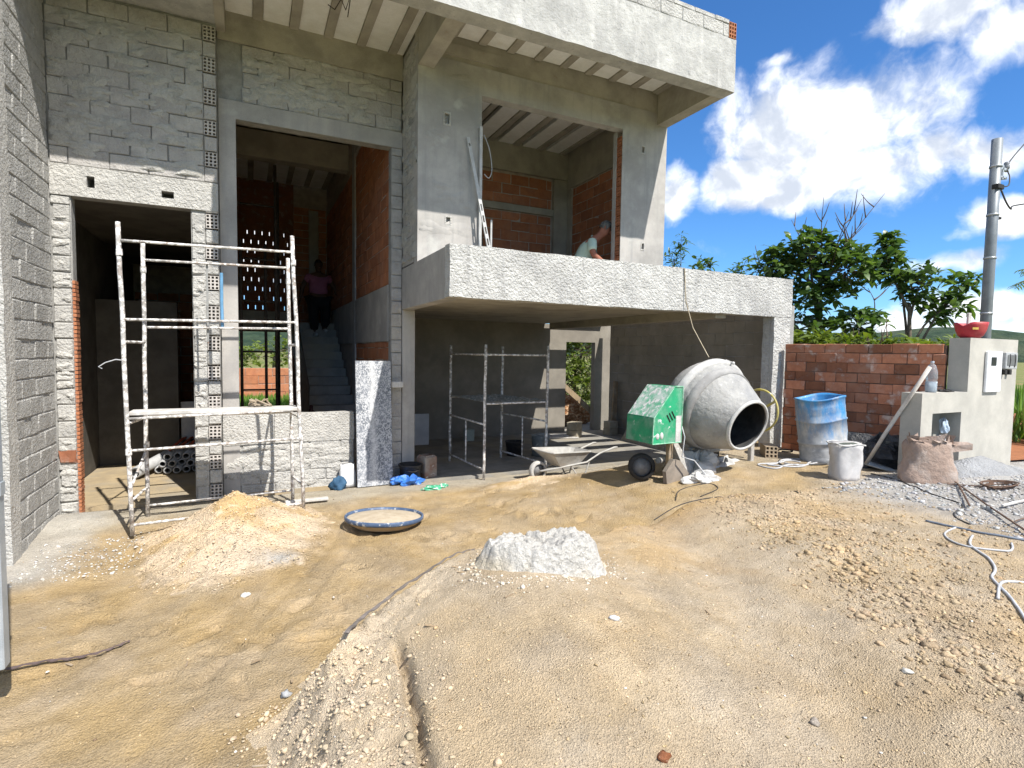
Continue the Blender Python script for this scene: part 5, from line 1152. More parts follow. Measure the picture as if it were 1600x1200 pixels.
# ------------------------------------------------------------------ inside the garage
M_DUSTW = M_WOOD
def tilt_board(name, lab, cat, loc, rot, dims, mt):
    o = obj(name, MB().bbox(-dims[0]/2, dims[0]/2, -dims[1]/2, dims[1]/2, 0, dims[2], .004), mt); o.location = loc; o.rotation_euler = rot; return tag(o, lab, cat)
tilt_board('plank', 'weathered plank leaning on the garage side wall', 'plank', (7.28, 9.85, .02), (0, R(4), R(20)), (.18, .035, 1.18), M_WOOD)
o = obj('plank', MB().add([(6.46, 10.72, 1.02), (6.46, 10.72, 1.18), (7.30, 10.74, .52), (7.30, 10.74, .36), (6.46, 10.76, 1.02), (6.46, 10.76, 1.18), (7.30, 10.78, .52), (7.30, 10.78, .36)], [(0, 3, 2, 1), (4, 5, 6, 7), (0, 1, 5, 4), (1, 2, 6, 5), (2, 3, 7, 6), (3, 0, 4, 7)]), M_WOOD); tag(o, 'slanting plank nailed across the back doorway of the garage', 'plank')
M_SPLIT = mat('dusty_cement_block', (.40, .36, .28), (.30, .265, .20), 5, .9, .4, 40, .008)
def blocks(nm, lab, loc, rz, n, w=.24, h=.155, d=.19):
    t = thing(nm, lab, 'block stack', loc, (0, 0, R(rz)))
    for i in range(n): obj('block', MB().bbox(-w/2+.01*(i % 2), w/2+.01*(i % 2), -d/2, d/2, i*(h+.004), i*(h+.004)+h, .006), M_SPLIT, t)
    return t
blocks('block_stack', 'two cement blocks stacked by the left jamb of the garage back door', (6.18, 9.72, .025), 35, 2, .28, .16, .24)
blocks('block_stack', 'two dusty cement blocks stacked beside the leaning plank', (7.14, 9.75, .025), 10, 2, .26, .15, .2)
o = obj('debris_heap', crumple(MB(), (0, 0, .0), .65, .45, .42, 61, 40, 22), mat('dry_leaf_litter', (.42, .20, .09), (.30, .15, .07), 14, .95, 1.0, 24, .05, speck=(.62, .44, .28), kscale=16, kth=(.5, .58))); o.location = (7.05, 11.7, .25); tag(o, 'heap of orange dry leaf litter outside the garage back door', 'heap')
tag(obj('leaning_sheet', MB().bbox(2.72, 3.05, 9.90, 9.93, .03, .62, .004), mat('pale_panel', (.62, .63, .66), (.52, .53, .56), 4, .8, .1), None), 'pale panel leaning at the back left of the garage', 'panel')
gb = dup(bk, (4.10, 8.35, .025), label='black round bucket under the right of the garage scaffold')
M_GCAN = mat('grey_tin', (.20, .22, .22), (.14, .155, .155), 8, .7, .3, 40, .005, speck=(.5, .5, .48), kscale=14, kth=(.62, .7))
gc = thing('square_tin', 'grey square tin with ragged rim beside the garage scaffold', 'tin', (4.50, 8.15, .025), (0, 0, R(15)))
obj('body', bagmesh(28, 5, lambda t: (.13, .13, .36*t), 71), M_GCAN, gc, True); obj('rag_on_top', crumple(MB(), (0.02, 0, .36), .15, .14, .03, 72), mat('grey_cloth', (.36, .37, .36), (.25, .26, .25), 8, .9, .4), gc)
tag(obj('foam_block', MB().bbox(3.84, 4.02, 10.0, 10.15, .03, .26, .006), mat('pale_green_foam', (.42, .48, .45), (.34, .39, .37), 8, .9, .1)), 'small pale block on the garage floor behind the scaffold', 'block')
o = obj('board_scraps', MB().bbox(0, .9, 0, .25, 0, .03, .004).bbox(.1, .75, .12, .32, .03, .055, .004), M_PLANK); o.location = (5.3, 9.75, .03); o.rotation_euler = (0, 0, R(-14)); tag(o, 'pale board offcuts lying on the garage floor by the back wall', 'offcuts')

# pipes in the narrow doorway room
pg = 'white pipes piled in the doorway room'
M_PVC = mat('white_pvc', (.44, .445, .45), (.34, .345, .35), 6, .5, .1); M_CLAYP = mat('red_conduit', (.42, .10, .05), (.34, .08, .045), 6, .6, .1)
k = 0
for row, (n_, z_) in enumerate([(6, .06), (5, .15), (4, .24)]):
    for i in range(n_):
        x = -1.18+.115*i+.055*row; y = 9.0+random.uniform(-.08, .08); mb = MB(); mb.lathe([(.036, 0), (.05, 0), (.05, 2.6), (.036, 2.6), (.036, 0)], 14, (.06, 1, .02), (x, y, z_))
        o = obj('pipe', mb, M_PVC, None, True); tag(o, 'white plastic pipe end in the pile behind the scaffold', 'pipe', pg); k += 1
for i in range(5):
    o = obj('conduit', MB().tube([(-1.05+.12*i, 9.1, .33+.02*i), (-.95+.1*i, 9.8, .38), (-.7+.05*i, 11.0, .36)], .02, 8), M_CLAYP, None, True); tag(o, 'red conduit lying on the white pipes', 'conduit', 'red conduits on the pipe pile')
o = obj('big_pipe', MB().lathe([(.058, 0), (.075, 0), (.075, 1.6), (.058, 1.6), (.058, 0)], 18, (.35, .9, .12), (-1.42, 8.75, .09)), M_PVC, None, True); tag(o, 'thicker white pipe lying apart left of the pipe pile', 'pipe')
o = obj('white_sheet', MB().bbox(-.98, -.80, 9.9, 9.93, .35, .95, .004), M_PVC); tag(o, 'narrow white board standing behind the pipes', 'board')

# bits on the stairs
bg1 = thing('lunch_bag', 'black carry bag on the lowest stair behind the low wall', 'bag', (1.0, 9.05, .0))
obj('body', bagmesh(20, 6, lambda t: (.17, .09, .24*t+.13), 81), plain('black_nylon', (.012, .012, .014), .7), bg1, True); obj('stand', MB().bbox(-.14, .14, -.07, .07, 0, .13, .004), M_DSTEEL, bg1)
def flask(loc, lab, c1, band):
    t = thing('flask', lab, 'flask', loc); obj('body', MB().lathe([(0, 0), (.055, 0), (.055, .26), (.03, .30), (.03, .36), (.0, .37)], 20), plain('flask_shell', c1, .4), t, True); obj('label_band', MB().lathe([(.0565, .12), (.0565, .18)], 16), plain('band_'+lab[:4], band, .5), t, True); return t
flask((1.05, 9.45, .32), 'black flask with white band on the stairs', (.012, .012, .014), (.6, .6, .6)); flask((.94, 9.85, .48), 'dark red flask on the stairs left of the black one', (.05, .01, .012), (.22, .05, .05))
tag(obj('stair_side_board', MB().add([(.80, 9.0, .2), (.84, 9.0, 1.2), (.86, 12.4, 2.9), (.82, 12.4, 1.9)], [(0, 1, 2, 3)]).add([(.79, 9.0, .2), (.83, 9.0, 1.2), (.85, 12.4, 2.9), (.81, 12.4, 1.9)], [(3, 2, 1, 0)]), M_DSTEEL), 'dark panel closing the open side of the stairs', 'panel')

# ------------------------------------------------------------------ tools and bits in the upper window
M_ALU = plain('white_aluminium', (.52, .52, .51), .4, .5)
tag(obj('straightedge', MB().bbox(2.705, 2.745, YU-.05, YU-.02, 2.95, 4.70, .004), M_ALU), 'white straightedge standing at the left edge of the upper window', 'straightedge')
lv = MB(); lv.panel(-.022, .022, 0, 1.62, -.012, .012, [(-.011, .011, .06+.15*i, .15+.15*i) for i in range(5)] + [(-.01, .01, 1.5, 1.54)])
o = obj('slotted_rule', lv, M_ALU); o.location = (2.80, YU-.25, 2.95); o.rotation_euler = (R(-8), R(-9), 0); tag(o, 'slotted white rule leaning beside the straightedge', 'rule')
tag(obj('short_lath', MB().bbox(2.90, 2.925, YU+.02, YU+.04, 2.9, 3.55, .003), M_ALU), 'short white lath upright inside the upper window', 'lath')
tag(obj('wire_loop', MB().tube(smooth_path([(2.78, YU+.0, 4.62), (2.86, YU, 4.45), (2.90, YU, 4.2), (2.86, YU, 4.08), (2.79, YU, 4.12)]), .006, 5), M_CABLEW), 'loop of pale wire hanging inside the upper window', 'wire')
o = obj('pipe_hook', MB().tube([(4.0, 7.4, 5.56), (4.0, 7.4, 5.44)], .02, 6).tube([(4.0, 7.4, 5.545), (4.10, 7.4, 5.545)], .02, 6), M_DARK); tag(o, 'small dark ceiling outlet in the upper room', 'outlet')
tilt_board('door_leaf', 'tall grey board leaning on the back wall of the upper room', 'board', (3.45, 8.9, 2.62), (R(-4), R(-2), 0), (.62, .04, 1.75), mat('grey_board', (.22, .215, .195), (.16, .157, .145), 3, .8, .1))
tilt_board('door_leaf', 'darker board standing left of the tall grey board upstairs', 'board', (2.92, 9.0, 2.62), (R(-4), R(3), 0), (.36, .04, 1.85), M_WOOD)
o = obj('white_scrap', crumple(MB(), (4.48, 8.6, 2.95), .10, .05, .35, 91), M_PVC); tag(o, 'small white sack in the middle of the upper room', 'sack')
tag(obj('hook_wire', MB().tube([(.83, 6.55, 5.62), (.88, 6.4, 5.5), (.94, 6.35, 5.6), (.98, 6.3, 5.47), (1.02, 6.2, 5.6), (1.0, 6.3, 5.4)], .006, 5), M_DSTEEL), 'tangle of black wire hanging from the roof soffit', 'wire')

# ------------------------------------------------------------------ people
def skin_obj(name, J, E, mt, parent, sub=2):
    me = bpy.data.meshes.new(name); me.from_pydata([j[0] for j in J], E, []); me.materials.append(mt)
    o = bpy.data.objects.new(name, me); COL.objects.link(o); o.parent = parent
    o.modifiers.new('skin', 'SKIN'); sk = me.skin_vertices[0].data
    for i, j in enumerate(J): rr = j[1] if hasattr(j[1], '__len__') else (j[1], j[1]); sk[i].radius = rr; sk[i].use_root = (i == 0)
    m_ = o.modifiers.new('sub', 'SUBSURF'); m_.levels = sub; m_.render_levels = sub
    me.polygons.foreach_set('use_smooth', [True]*len(me.polygons)); o.modifiers['skin'].use_smooth_shade = True; return o
def chain(*pts): return [(tuple(p[:3]), p[3] if len(p) == 4 else (p[3], p[4])) for p in pts]
def head(parent, c, s_, skin, hair, fwd, hairy=1.0):
    """face: nose, eyes, ears, mouth and hair on a head already in the body mesh; c centre, fwd facing vector"""
    F = Vector(fwd).normalized(); S = F.cross(Vector((0, 0, 1))).normalized(); U = S.cross(F); C_ = Vector(c)
    fr = MB(); fr.sphere(C_+F*.098*s_-U*.012*s_, .016*s_, .016*s_, .024*s_)
    for k in (-1, 1): fr.sphere(C_+S*k*.080*s_-U*.005*s_-F*.01*s_, .012*s_, .022*s_, .032*s_)
    obj('nose_and_ears', fr, skin, parent, True, False)
    e = MB()
    for k in (-1, 1): e.sphere(C_+F*.086*s_+S*k*.032*s_+U*.018*s_, .011*s_)
    obj('eyes', e, M_DARK, parent, True, False)
    obj('mouth', MB().sphere(C_+F*.084*s_-U*.055*s_, .02*s_, .02*s_, .006*s_), plain('lip', (.25, .08, .07), .6), parent, True, False)
    h = MB(); n, m = 20, 10; vs = []
    for j in range(m+1):
        t_ = math.pi*.62*j/m
        for k in range(n):
            q = 2*math.pi*k/n; fwdk = math.cos(q); lim = 1 if fwdk < .45 else .62
            tt = t_*lim; w = (.094+.006*random.random())*s_
            vs.append(C_+U*(math.cos(tt)*w*1.16+.012*s_)+(F*fwdk*1.05+S*math.sin(q)*.92)*math.sin(tt)*w-F*.006*s_)
    h.add(vs, [(j*n+k, (j+1)*n+k, (j+1)*n+(k+1) % n, j*n+(k+1) % n) for j in range(m) for k in range(n)]); obj('hair', h, hair, parent, True, False)
def fingers(parent, wrist, d, side, mt, s_=1.0):
    d = Vector(d).normalized(); side = Vector(side).normalized(); w = Vector(wrist); nrm = d.cross(side)
    J = chain((*w, .024*s_), (*(w+d*.05*s_), .034*s_, .018*s_), (*(w+d*.085*s_), .036*s_, .016*s_)); E = [(0, 1), (1, 2)]
    for k, ln in enumerate((.062, .075, .070, .055)):
        b0 = w+d*.085*s_+side*(.027-.018*k)*s_; i0 = len(J)
        J += chain((*b0, .0095*s_), (*(b0+d*ln*.55*s_+nrm*.006*s_), .0085*s_), (*(b0+d*ln*.92*s_+nrm*.022*s_), .007*s_)); E += [(2, i0), (i0, i0+1), (i0+1, i0+2)]
    i0 = len(J); b0 = w+d*.03*s_+side*.036*s_; J += chain((*b0, .012*s_), (*(b0+d*.035*s_+side*.022*s_), .010*s_), (*(b0+d*.062*s_+side*.024*s_), .008*s_)); E += [(1, i0), (i0, i0+1), (i0+1, i0+2)]
    return skin_obj('hand', J, E, mt, parent, 1)
SKM = mat('tanned_skin', (.36, .15, .10), (.30, .12, .08), 9, .6, .05); SKD = mat('brown_skin', (.10, .055, .035), (.08, .045, .03), 9, .6, .05)
M_SHIRT = mat('pale_green_cotton', (.50, .62, .55), (.42, .54, .47), 5, .9, .25, 14, .02); M_JEAN = mat('navy_denim', (.025, .04, .09), (.018, .03, .065), 9, .9, .15)
M_GHAIR = mat('grey_hair', (.20, .195, .185), (.07, .068, .065), 30, .9, .6, 90, .01); M_BHAIR = plain('black_hair', (.012, .010, .009), .7)
M_PINK = mat('dusty_pink_cotton', (.36, .13, .20), (.29, .10, .16), 5, .9, .25, 14, .02); M_BLKT = plain('black_trousers', (.012, .012, .013), .9)
# man seated on a low stool in the upper room, bent over his work, facing right (+X)
man = thing('person', 'grey haired man in pale green shirt bending over work at the upper window', 'person', (4.64, 7.28, 2.58), (0, 0, R(-34)))
bj = chain((0, 0, .50, .15, .12), (.05, 0, .64, .14, .12), (.13, 0, .80, .16, .12), (.21, 0, .93, .15, .11), (.27, 0, 1.00, .065), (.33, 0, 1.05, .06), (.38, 0, 1.09, .082, .09), (.41, 0, 1.16, .085, .09), (.40, 0, 1.21, .06, .07),
           (.20, -.19, .92, .062), (.22, -.25, .72, .05), (.40, -.20, .58, .038), (.46, -.17, .55, .03), (.20, .19, .92, .062), (.24, .25, .70, .05), (.42, .18, .60, .038), (.48, .15, .58, .03),
           (.02, -.11, .46, .10), (.44, -.16, .52, .085), (.46, -.17, .10, .055), (.48, -.17, .05, .045), (.60, -.17, .03, .035), (.02, .11, .46, .10), (.44, .18, .52, .085), (.46, .19, .10, .055), (.48, .19, .05, .045), (.60, .19, .03, .035))
skin_obj('body', bj, [(0, 1), (1, 2), (2, 3), (3, 4), (4, 5), (5, 6), (6, 7), (7, 8), (3, 9), (9, 10), (10, 11), (11, 12), (3, 13), (13, 14), (14, 15), (15, 16), (0, 17), (17, 18), (18, 19), (19, 20), (20, 21), (0, 22), (22, 23), (23, 24), (24, 25), (25, 26)], SKM, man)
sh = chain((-.01, 0, .52, .17, .14), (.04, 0, .65, .165, .145), (.11, 0, .80, .18, .145), (.20, 0, .94, .175, .14), (.20, -.185, .91, .085), (.215, -.245, .76, .075), (.20, .185, .91, .085), (.23, .245, .75, .075))
skin_obj('shirt', sh, [(0, 1), (1, 2), (2, 3), (3, 4), (4, 5), (3, 6), (6, 7)], M_SHIRT, man)
tj = chain((0, 0, .46, .165, .13), (.03, -.11, .46, .115), (.44, -.16, .53, .10), (.46, -.17, .16, .075), (.03, .11, .46, .115), (.44, .18, .53, .10), (.46, .19, .16, .075))
skin_obj('trousers', tj, [(0, 1), (1, 2), (2, 3), (0, 4), (4, 5), (5, 6)], M_JEAN, man)
head(man, (.41, 0, 1.15), 1.0, SKM, M_GHAIR, (.86, 0, -.5)); fingers(man, (.46, -.17, .55), (.8, .25, -.3), (0, .7, .7), SKM); fingers(man, (.48, .15, .58), (.8, -.25, -.3), (0, -.7, .7), SKM)
obj('collar', MB().tube([(.26, -.09, .97), (.20, -.03, 1.03), (.20, .03, 1.03), (.26, .09, .97)], .02, 6), M_SHIRT, man, True, False)
stl = thing('stool', 'low wooden crate the man in the upper room sits on', 'stool', (4.60, 7.27, 2.58), (0, 0, R(-34)))
obj('seat', MB().bbox(-.18, .18, -.18, .18, .30, .36, .005), M_WOOD, stl)
for sx_ in (-1, 1):
    for sy_ in (-1, 1): obj('leg', MB().bbox(sx_*.15-.02, sx_*.15+.02, sy_*.15-.02, sy_*.15+.02, 0, .299, .003), M_WOOD, stl)
# woman walking down the stairs, arms out to the sides
wm = thing('person', 'woman in pink top and black trousers coming down the dark stairs', 'person', (1.38, 12.72, 2.08), (0, 0, R(8)))
bj = chain((0, 0, .86, .19, .15), (0, .0, 1.02, .17, .14), (0, -.01, 1.18, .18, .13), (0, -.01, 1.32, .17, .11), (0, 0, 1.42, .06), (0, -.01, 1.47, .058), (0, -.02, 1.53, .085, .09), (0, -.015, 1.60, .085, .09), (0, 0, 1.66, .06, .065),
           (-.21, 0, 1.32, .065), (-.33, .02, 1.08, .052), (-.38, -.03, .86, .038), (-.39, -.04, .80, .03), (.21, 0, 1.32, .065), (.34, .0, 1.12, .052), (.40, -.05, .95, .038), (.44, -.06, .91, .03),
           (-.11, 0, .80, .125), (-.11, -.06, .46, .09), (-.10, -.05, .11, .055), (-.10, -.05, .05, .05), (-.10, -.19, .03, .04), (.12, 0, .80, .125), (.13, -.10, .50, .09), (.13, .02, .20, .055), (.13, .02, .15, .05), (.13, -.12, .13, .04))
EW = [(0, 1), (1, 2), (2, 3), (3, 4), (4, 5), (5, 6), (6, 7), (7, 8), (3, 9), (9, 10), (10, 11), (11, 12), (3, 13), (13, 14), (14, 15), (15, 16), (0, 17), (17, 18), (18, 19), (19, 20), (20, 21), (0, 22), (22, 23), (23, 24), (24, 25), (25, 26)]
skin_obj('body', bj, EW, SKD, wm)
skin_obj('top', chain((0, 0, .90, .235, .19), (0, 0, 1.03, .21, .175), (0, -.01, 1.18, .215, .165), (0, -.01, 1.31, .19, .13), (-.21, 0, 1.31, .085), (-.28, .01, 1.17, .08), (.21, 0, 1.31, .085), (.285, 0, 1.19, .08)), [(0, 1), (1, 2), (2, 3), (3, 4), (4, 5), (3, 6), (6, 7)], M_PINK, wm)
skin_obj('trousers', chain((0, 0, .87, .22, .18), (-.12, 0, .78, .15), (-.12, -.06, .46, .115), (-.10, -.05, .12, .085), (.13, 0, .78, .15), (.14, -.10, .50, .115), (.13, .02, .21, .085)), [(0, 1), (1, 2), (2, 3), (0, 4), (4, 5), (5, 6)], M_BLKT, wm)
head(wm, (0, -.02, 1.575), 1.0, SKD, M_BHAIR, (0, -1, -.1)); fingers(wm, (-.39, -.04, .80), (-.2, -.1, -1), (0, -1, 0), SKD); fingers(wm, (.44, -.06, .91), (1, -.1, -.3), (0, -.3, 1), SKD)
sho = MB()
for x, y, z in ((-.10, -.12, .045), (.13, -.05, .145)): sho.sphere((x, y, z), .055, .13, .05)
obj('shoes', sho, mat('white_trainers', (.5, .5, .48), (.3, .3, .29), 20, .7, .1), wm, True, False)

# ------------------------------------------------------------------ utility pole
PX, PY = 8.50, 3.66
pol = thing('utility_pole', 'galvanised steel service pole with wires behind the meter wall', 'utility pole', (PX, PY, .4), world=True)
obj('pole', MB().tube([(PX, PY, .3), (PX, PY, 3.2), (PX, PY, 4.56)], [.062, .060, .058], 20), mat('weathered_pole_steel', (.22, .245, .265), (.17, .19, .205), 5, .45, .05, 60, .002, spec=.5, metal=.2, streak=(.30, .32, .335)), pol, True)
for z in (2.38, 3.08, 3.62, 4.22):
    b_ = obj('strap', MB().lathe([(.060, -.012), (.067, -.012), (.067, .012), (.060, .012)], 20, (0, 0, 1), (PX, PY, z)), plain('steel_strap', (.5, .52, .53), .35, .5, .5), pol, True)
br = obj('bracket', MB().bbox(PX+.05, PX+.30, PY-.02, PY+.02, 4.20, 4.235, .004).bbox(PX+.05, PX+.26, PY-.02, PY+.02, 4.10, 4.125, .004).bbox(PX+.14, PX+.17, PY-.02, PY+.02, 4.08, 4.26, .004), M_GALV, pol)
ins = MB(); ins.lathe([(.0, 0), (.03, .0), (.035, .03), (.025, .05), (.035, .07), (.02, .09), (0, .09)], 14, (0, 0, 1), (PX+.27, PY, 4.235)); obj('insulator', ins, plain('porcelain', (.3, .31, .33), .3), br, True)
obj('service_lead', MB().tube(smooth_path([(PX+.03, PY-.06, 3.92), (PX+.12, PY-.08, 3.78), (PX+.30, PY-.06, 3.72), (PX+.5, PY, 3.80), (PX+1.2, PY+.1, 3.95)]), .010, 6), M_CABLE, pol, True)
obj('service_lead', MB().tube(smooth_path([(PX+.02, PY-.06, 3.96), (PX+.15, PY-.08, 3.99), (PX+.24, PY-.05, 4.12), (PX+.3, PY, 4.3), (PX+1.0, PY+.1, 4.75)]), .008, 6), M_CABLE, pol, True)
obj('lead_clamp', MB().bbox(PX-.07, PX+.07, PY-.075, PY+.0, 3.93, 3.99, .006), M_DARK, pol)
obj('hook', MB().bbox(PX+.06, PX+.16, PY-.03, PY+.03, 3.58, 3.61, .004), M_DARK, pol)

# ------------------------------------------------------------------ vegetation
LT = np.array([(0, 0, 0), (.30, .0, .012), (.65, 0, .005), (1, 0, -.06), (.28, .5, .03), (.66, .42, .015), (.28, -.5, .03), (.66, -.42, .015)])
LF = np.array([(0, 1, 4), (1, 2, 5), (1, 5, 4), (2, 3, 5), (0, 6, 1), (1, 6, 7), (1, 7, 2), (2, 7, 3)])
def leaf_mesh(name, P, D, N, L, Wd, mt, lv):
    """leaves at P pointing along D with face normal N"""
    D = D/np.linalg.norm(D, axis=1, keepdims=True); S = np.cross(N, D); S /= np.linalg.norm(S, axis=1, keepdims=True)+1e-9; Nn = np.cross(D, S)
    V = P[:, None]+LT[None, :, 0:1]*(D*L[:, None])[:, None]+LT[None, :, 1:2]*(S*Wd[:, None])[:, None]+LT[None, :, 2:3]*(Nn*L[:, None])[:, None]*1.6
    V[:, :, 2] -= (LT[None, :, 0]**2)*L[:, None]*.22
    F = (LF[None]+(np.arange(len(P))*8)[:, None, None]).reshape(-1, 3)
    me = np_mesh(name, V.reshape(-1, 3), F, mt); at = me.attributes.new('lv', 'FLOAT', 'POINT'); at.data.foreach_set('value', np.repeat(lv, 8).astype(np.float32)); return me
def rosettes(C, n, L, aspect, up=.35, spread=1.0):
    """whorls of leaves round the twig ends C"""
    m = len(C); k = np.repeat(np.arange(m), n); a = rng.uniform(0, 2*np.pi, m)[k]+np.tile(np.arange(n)*2.4, m); el = rng.normal(up, .45, m*n)
    D = np.stack([np.cos(a)*np.cos(el), np.sin(a)*np.cos(el), np.sin(el)], -1); P = C[k]+D*.015+rng.normal(0, .03*spread, (m*n, 3))
    N = np.stack([-np.cos(a)*np.sin(el), -np.sin(a)*np.sin(el), np.cos(el)], -1)+rng.normal(0, .35, (m*n, 3))
    ll = L*rng.uniform(.38, 1.15, m*n); return P, D, N, ll, ll*aspect*rng.uniform(.85, 1.15, m*n)
def tree(name, label, base, trunk_top, blobs, nclu, nl, L, aspect, mt, cat='tree', group=None, tr=.05, bare=(), mtb=M_BARK):
    t = thing(name, label, cat, base, world=True, group=group); B = Vector(base); Tt = Vector(trunk_top)
    C = []
    for (c, rx, rz, w) in blobs:
        k = max(3, int(nclu*w)); d = rng.normal(0, 1, (k, 3)); d /= np.linalg.norm(d, axis=1, keepdims=True); rr = rng.uniform(.25, 1, (k, 1))**.5
        C.append(np.array(c)[None]+d*rr*np.array([rx, rx, rz])[None])
    mb = MB(); mid = B.lerp(Tt, .55)+Vector((random.uniform(-.1, .1), random.uniform(-.1, .1), 0)); mb.tube(smooth_path([B, mid, Tt], 4), list(np.linspace(tr, tr*.5, 9)), 8)
    for (c, rx, rz, w) in blobs:
        s0 = B.lerp(Tt, random.uniform(.45, .95)); c_ = Vector(c); mb.tube(smooth_path([s0, s0.lerp(c_, .5)+Vector((random.uniform(-.1, .1), 0, .1)), c_], 3), list(np.linspace(tr*.5, tr*.2, 7)), 6)
    for grp, (c, rx, rz, w) in zip(C, blobs):
        for q in grp[::2]: mb.tube([Vector(c).lerp(Vector(q), .15), Vector(c).lerp(Vector(q), .6)+Vector((0, 0, .03)), q], [tr*.18, tr*.13, tr*.08], 4, False)
    obj('trunk', mb, mtb, t, True)
    if len(bare):
        mb = MB()
        for pts in bare: mb.tube(smooth_path(pts, 4), list(np.linspace(.014, .004, (len(pts)-1)*4+1)), 5)
        obj('bare_branches', mb, M_TWIG, t, True)
    C = np.concatenate(C); P, D, N, l_, w_ = rosettes(C, nl, L, aspect)
    o = link('crown', leaf_mesh('crown', P, D, N, l_, w_, mt, rng.beta(1.2, 2.2, len(P))), t); o['kind'] = 'stuff'; return t
def bare(n, c, h, sp):
    out = []
    for i in range(n):
        a = Vector(c)+Vector((random.uniform(-.25, .25), random.uniform(-.25, .25), 0)); top = a+Vector((random.uniform(-sp, sp), random.uniform(-sp, sp), h*random.uniform(.5, 1)))
        m_ = a.lerp(top, .5)+Vector((random.uniform(-.07, .07), random.uniform(-.07, .07), 0)); out.append([a, m_, top])
        for j in range(3):
            s0 = m_.lerp(top, random.uniform(0, .8)); e_ = s0+Vector((random.uniform(-.32, .32), random.uniform(-.2, .2), random.uniform(.2, .42))); out.append([s0, s0.lerp(e_, .5)+Vector((0, 0, -.03)), e_])
    return out
# px (1300,450) region: broad leaved tree right behind the brick wall
tree('broadleaf_tree', 'broad leaved tree with bare twigs rising right of the balcony beam', (10.55, 7.25, .5), (10.45, 7.3, 3.5), [((9.75, 7.85, 3.6), .42, .42, .2), ((10.25, 7.45, 3.9), .55, .50, .3), ((10.75, 7.0, 3.55), .60, .55, .3), ((9.9, 7.8, 2.5), .5, .45, .2), ((9.7, 7.95, 2.95), .5, .45, .2), ((10.3, 7.4, 3.05), .5, .4, .16), ((11.05, 6.85, 2.45), .45, .35, .14), ((10.5, 7.25, 2.4), .45, .35, .1)], 215, 9, .25, .46, M_LEAFD, tr=.085, bare=bare(7, (10.6, 7.15, 3.6), 1.5, .75))
tree('broadleaf_tree', 'broad leaved tree with open crown nearest the red bowl', (12.0, 6.35, .5), (11.9, 6.4, 2.9), [((11.65, 6.7, 3.6), .42, .42, .3), ((12.05, 6.3, 3.25), .45, .42, .3), ((12.4, 6.05, 2.8), .42, .34, .22), ((11.7, 6.7, 4.15), .22, .22, .14), ((12.65, 5.85, 3.3), .25, .2, .1)], 120, 9, .25, .46, M_LEAFD, tr=.06, bare=bare(1, (11.4, 6.8, 2.7), .9, .3))
tree('hedge_shrub', 'low spreading shrub with slender leaves along the top of the brick wall', (10.4, 6.2, .4), (10.4, 6.2, 1.7), [((9.5, 6.9, 2.0), .5, .26, .3), ((10.1, 6.4, 1.95), .5, .26, .3), ((10.8, 5.8, 1.92), .5, .22, .3), ((11.4, 5.3, 1.9), .45, .2, .2), ((9.2, 7.2, 2.1), .4, .2, .15)], 200, 9, .25, .26, M_LEAFY, cat='shrub', tr=.04, bare=bare(3, (10.3, 6.2, 1.7), .6, .6))
tree('sapling', 'thin sapling with narrow leaves showing above the balcony beam', (8.9, 9.6, .2), (8.75, 9.7, 4.0), [((8.35, 9.95, 3.6), .34, .22, .3), ((8.7, 9.7, 3.95), .22, .22, .3), ((8.85, 9.6, 4.35), .14, .24, .25), ((8.5, 9.85, 3.4), .4, .2, .2)], 36, 8, .22, .2, M_LEAFD, tr=.03)
tree('sapling', 'second leafy sapling above the balcony beam, nearer the broad leaved tree', (9.6, 8.9, .2), (9.5, 9.0, 3.5), [((9.2, 9.25, 3.75), .26, .26, .3), ((9.85, 8.75, 3.7), .28, .28, .35), ((9.5, 9.0, 3.35), .5, .2, .35)], 40, 8, .2, .32, M_LEAFD, tr=.03, bare=bare(1, (9.8, 8.6, 3.2), .7, .3))
tree('garden_bush', 'sunlit leafy bush filling the back doorway of the garage', (8.6, 13.6, .1), (8.6, 13.6, 1.8), [((8.2, 13.4, 1.0), .8, .8, .3), ((8.8, 13.4, 1.9), .8, .7, .3), ((8.9, 13.0, .9), .7, .8, .25), ((8.4, 13.6, 2.4), .8, .5, .25)], 520, 8, .17, .4, M_LEAFY, cat='bush', tr=.05)
# feathery tree at the right edge
ft = thing('feathery_tree', 'feathery leaved tree top cut by the right picture edge', 'tree', (11.6, 4.0, .5), world=True)
obj('trunk', MB().tube(smooth_path([(11.8, 3.8, .5), (11.7, 3.88, 1.8), (11.55, 3.95, 3.12)]), list(np.linspace(.07, .035, 13)), 8), M_BARK, ft, True)
P = []; Dd = []; Nn = []; mb = MB()
for k in range(15):
    a = k*2.4; el = random.uniform(-.25, .5); s0 = Vector((11.55, 3.95, 3.12+.1*random.random())); d = Vector((math.cos(a)*math.cos(el), math.sin(a)*math.cos(el), math.sin(el))); ln = random.uniform(.55, .85)
    pts = [s0+d*ln*i/6+Vector((0, 0, -.35*ln*(i/6)**2)) for i in range(7)]; mb.tube(pts, list(np.linspace(.012, .004, 7)), 5)
    for i in range(22):
        q = i/22*6; p = pts[int(q)].lerp(pts[min(int(q)+1, 6)], q-int(q)); sd = d.cross(Vector((0, 0, 1))).normalized()
        for s_ in (-1, 1): P.append(p); Dd.append(sd*s_+d*.45+Vector((0, 0, -.15))); Nn.append(Vector((0, 0, 1))+d*.2)
obj('frond_ribs', mb, M_TWIG, ft, True); P = np.array(P); n = len(P)
o = link('crown', leaf_mesh('crown', P, np.array(Dd), np.array(Nn), rng.uniform(.13, .19, n), rng.uniform(.018, .026, n), M_LEAFY, rng.beta(1.5, 1.5, n)), ft); o['kind'] = 'stuff'
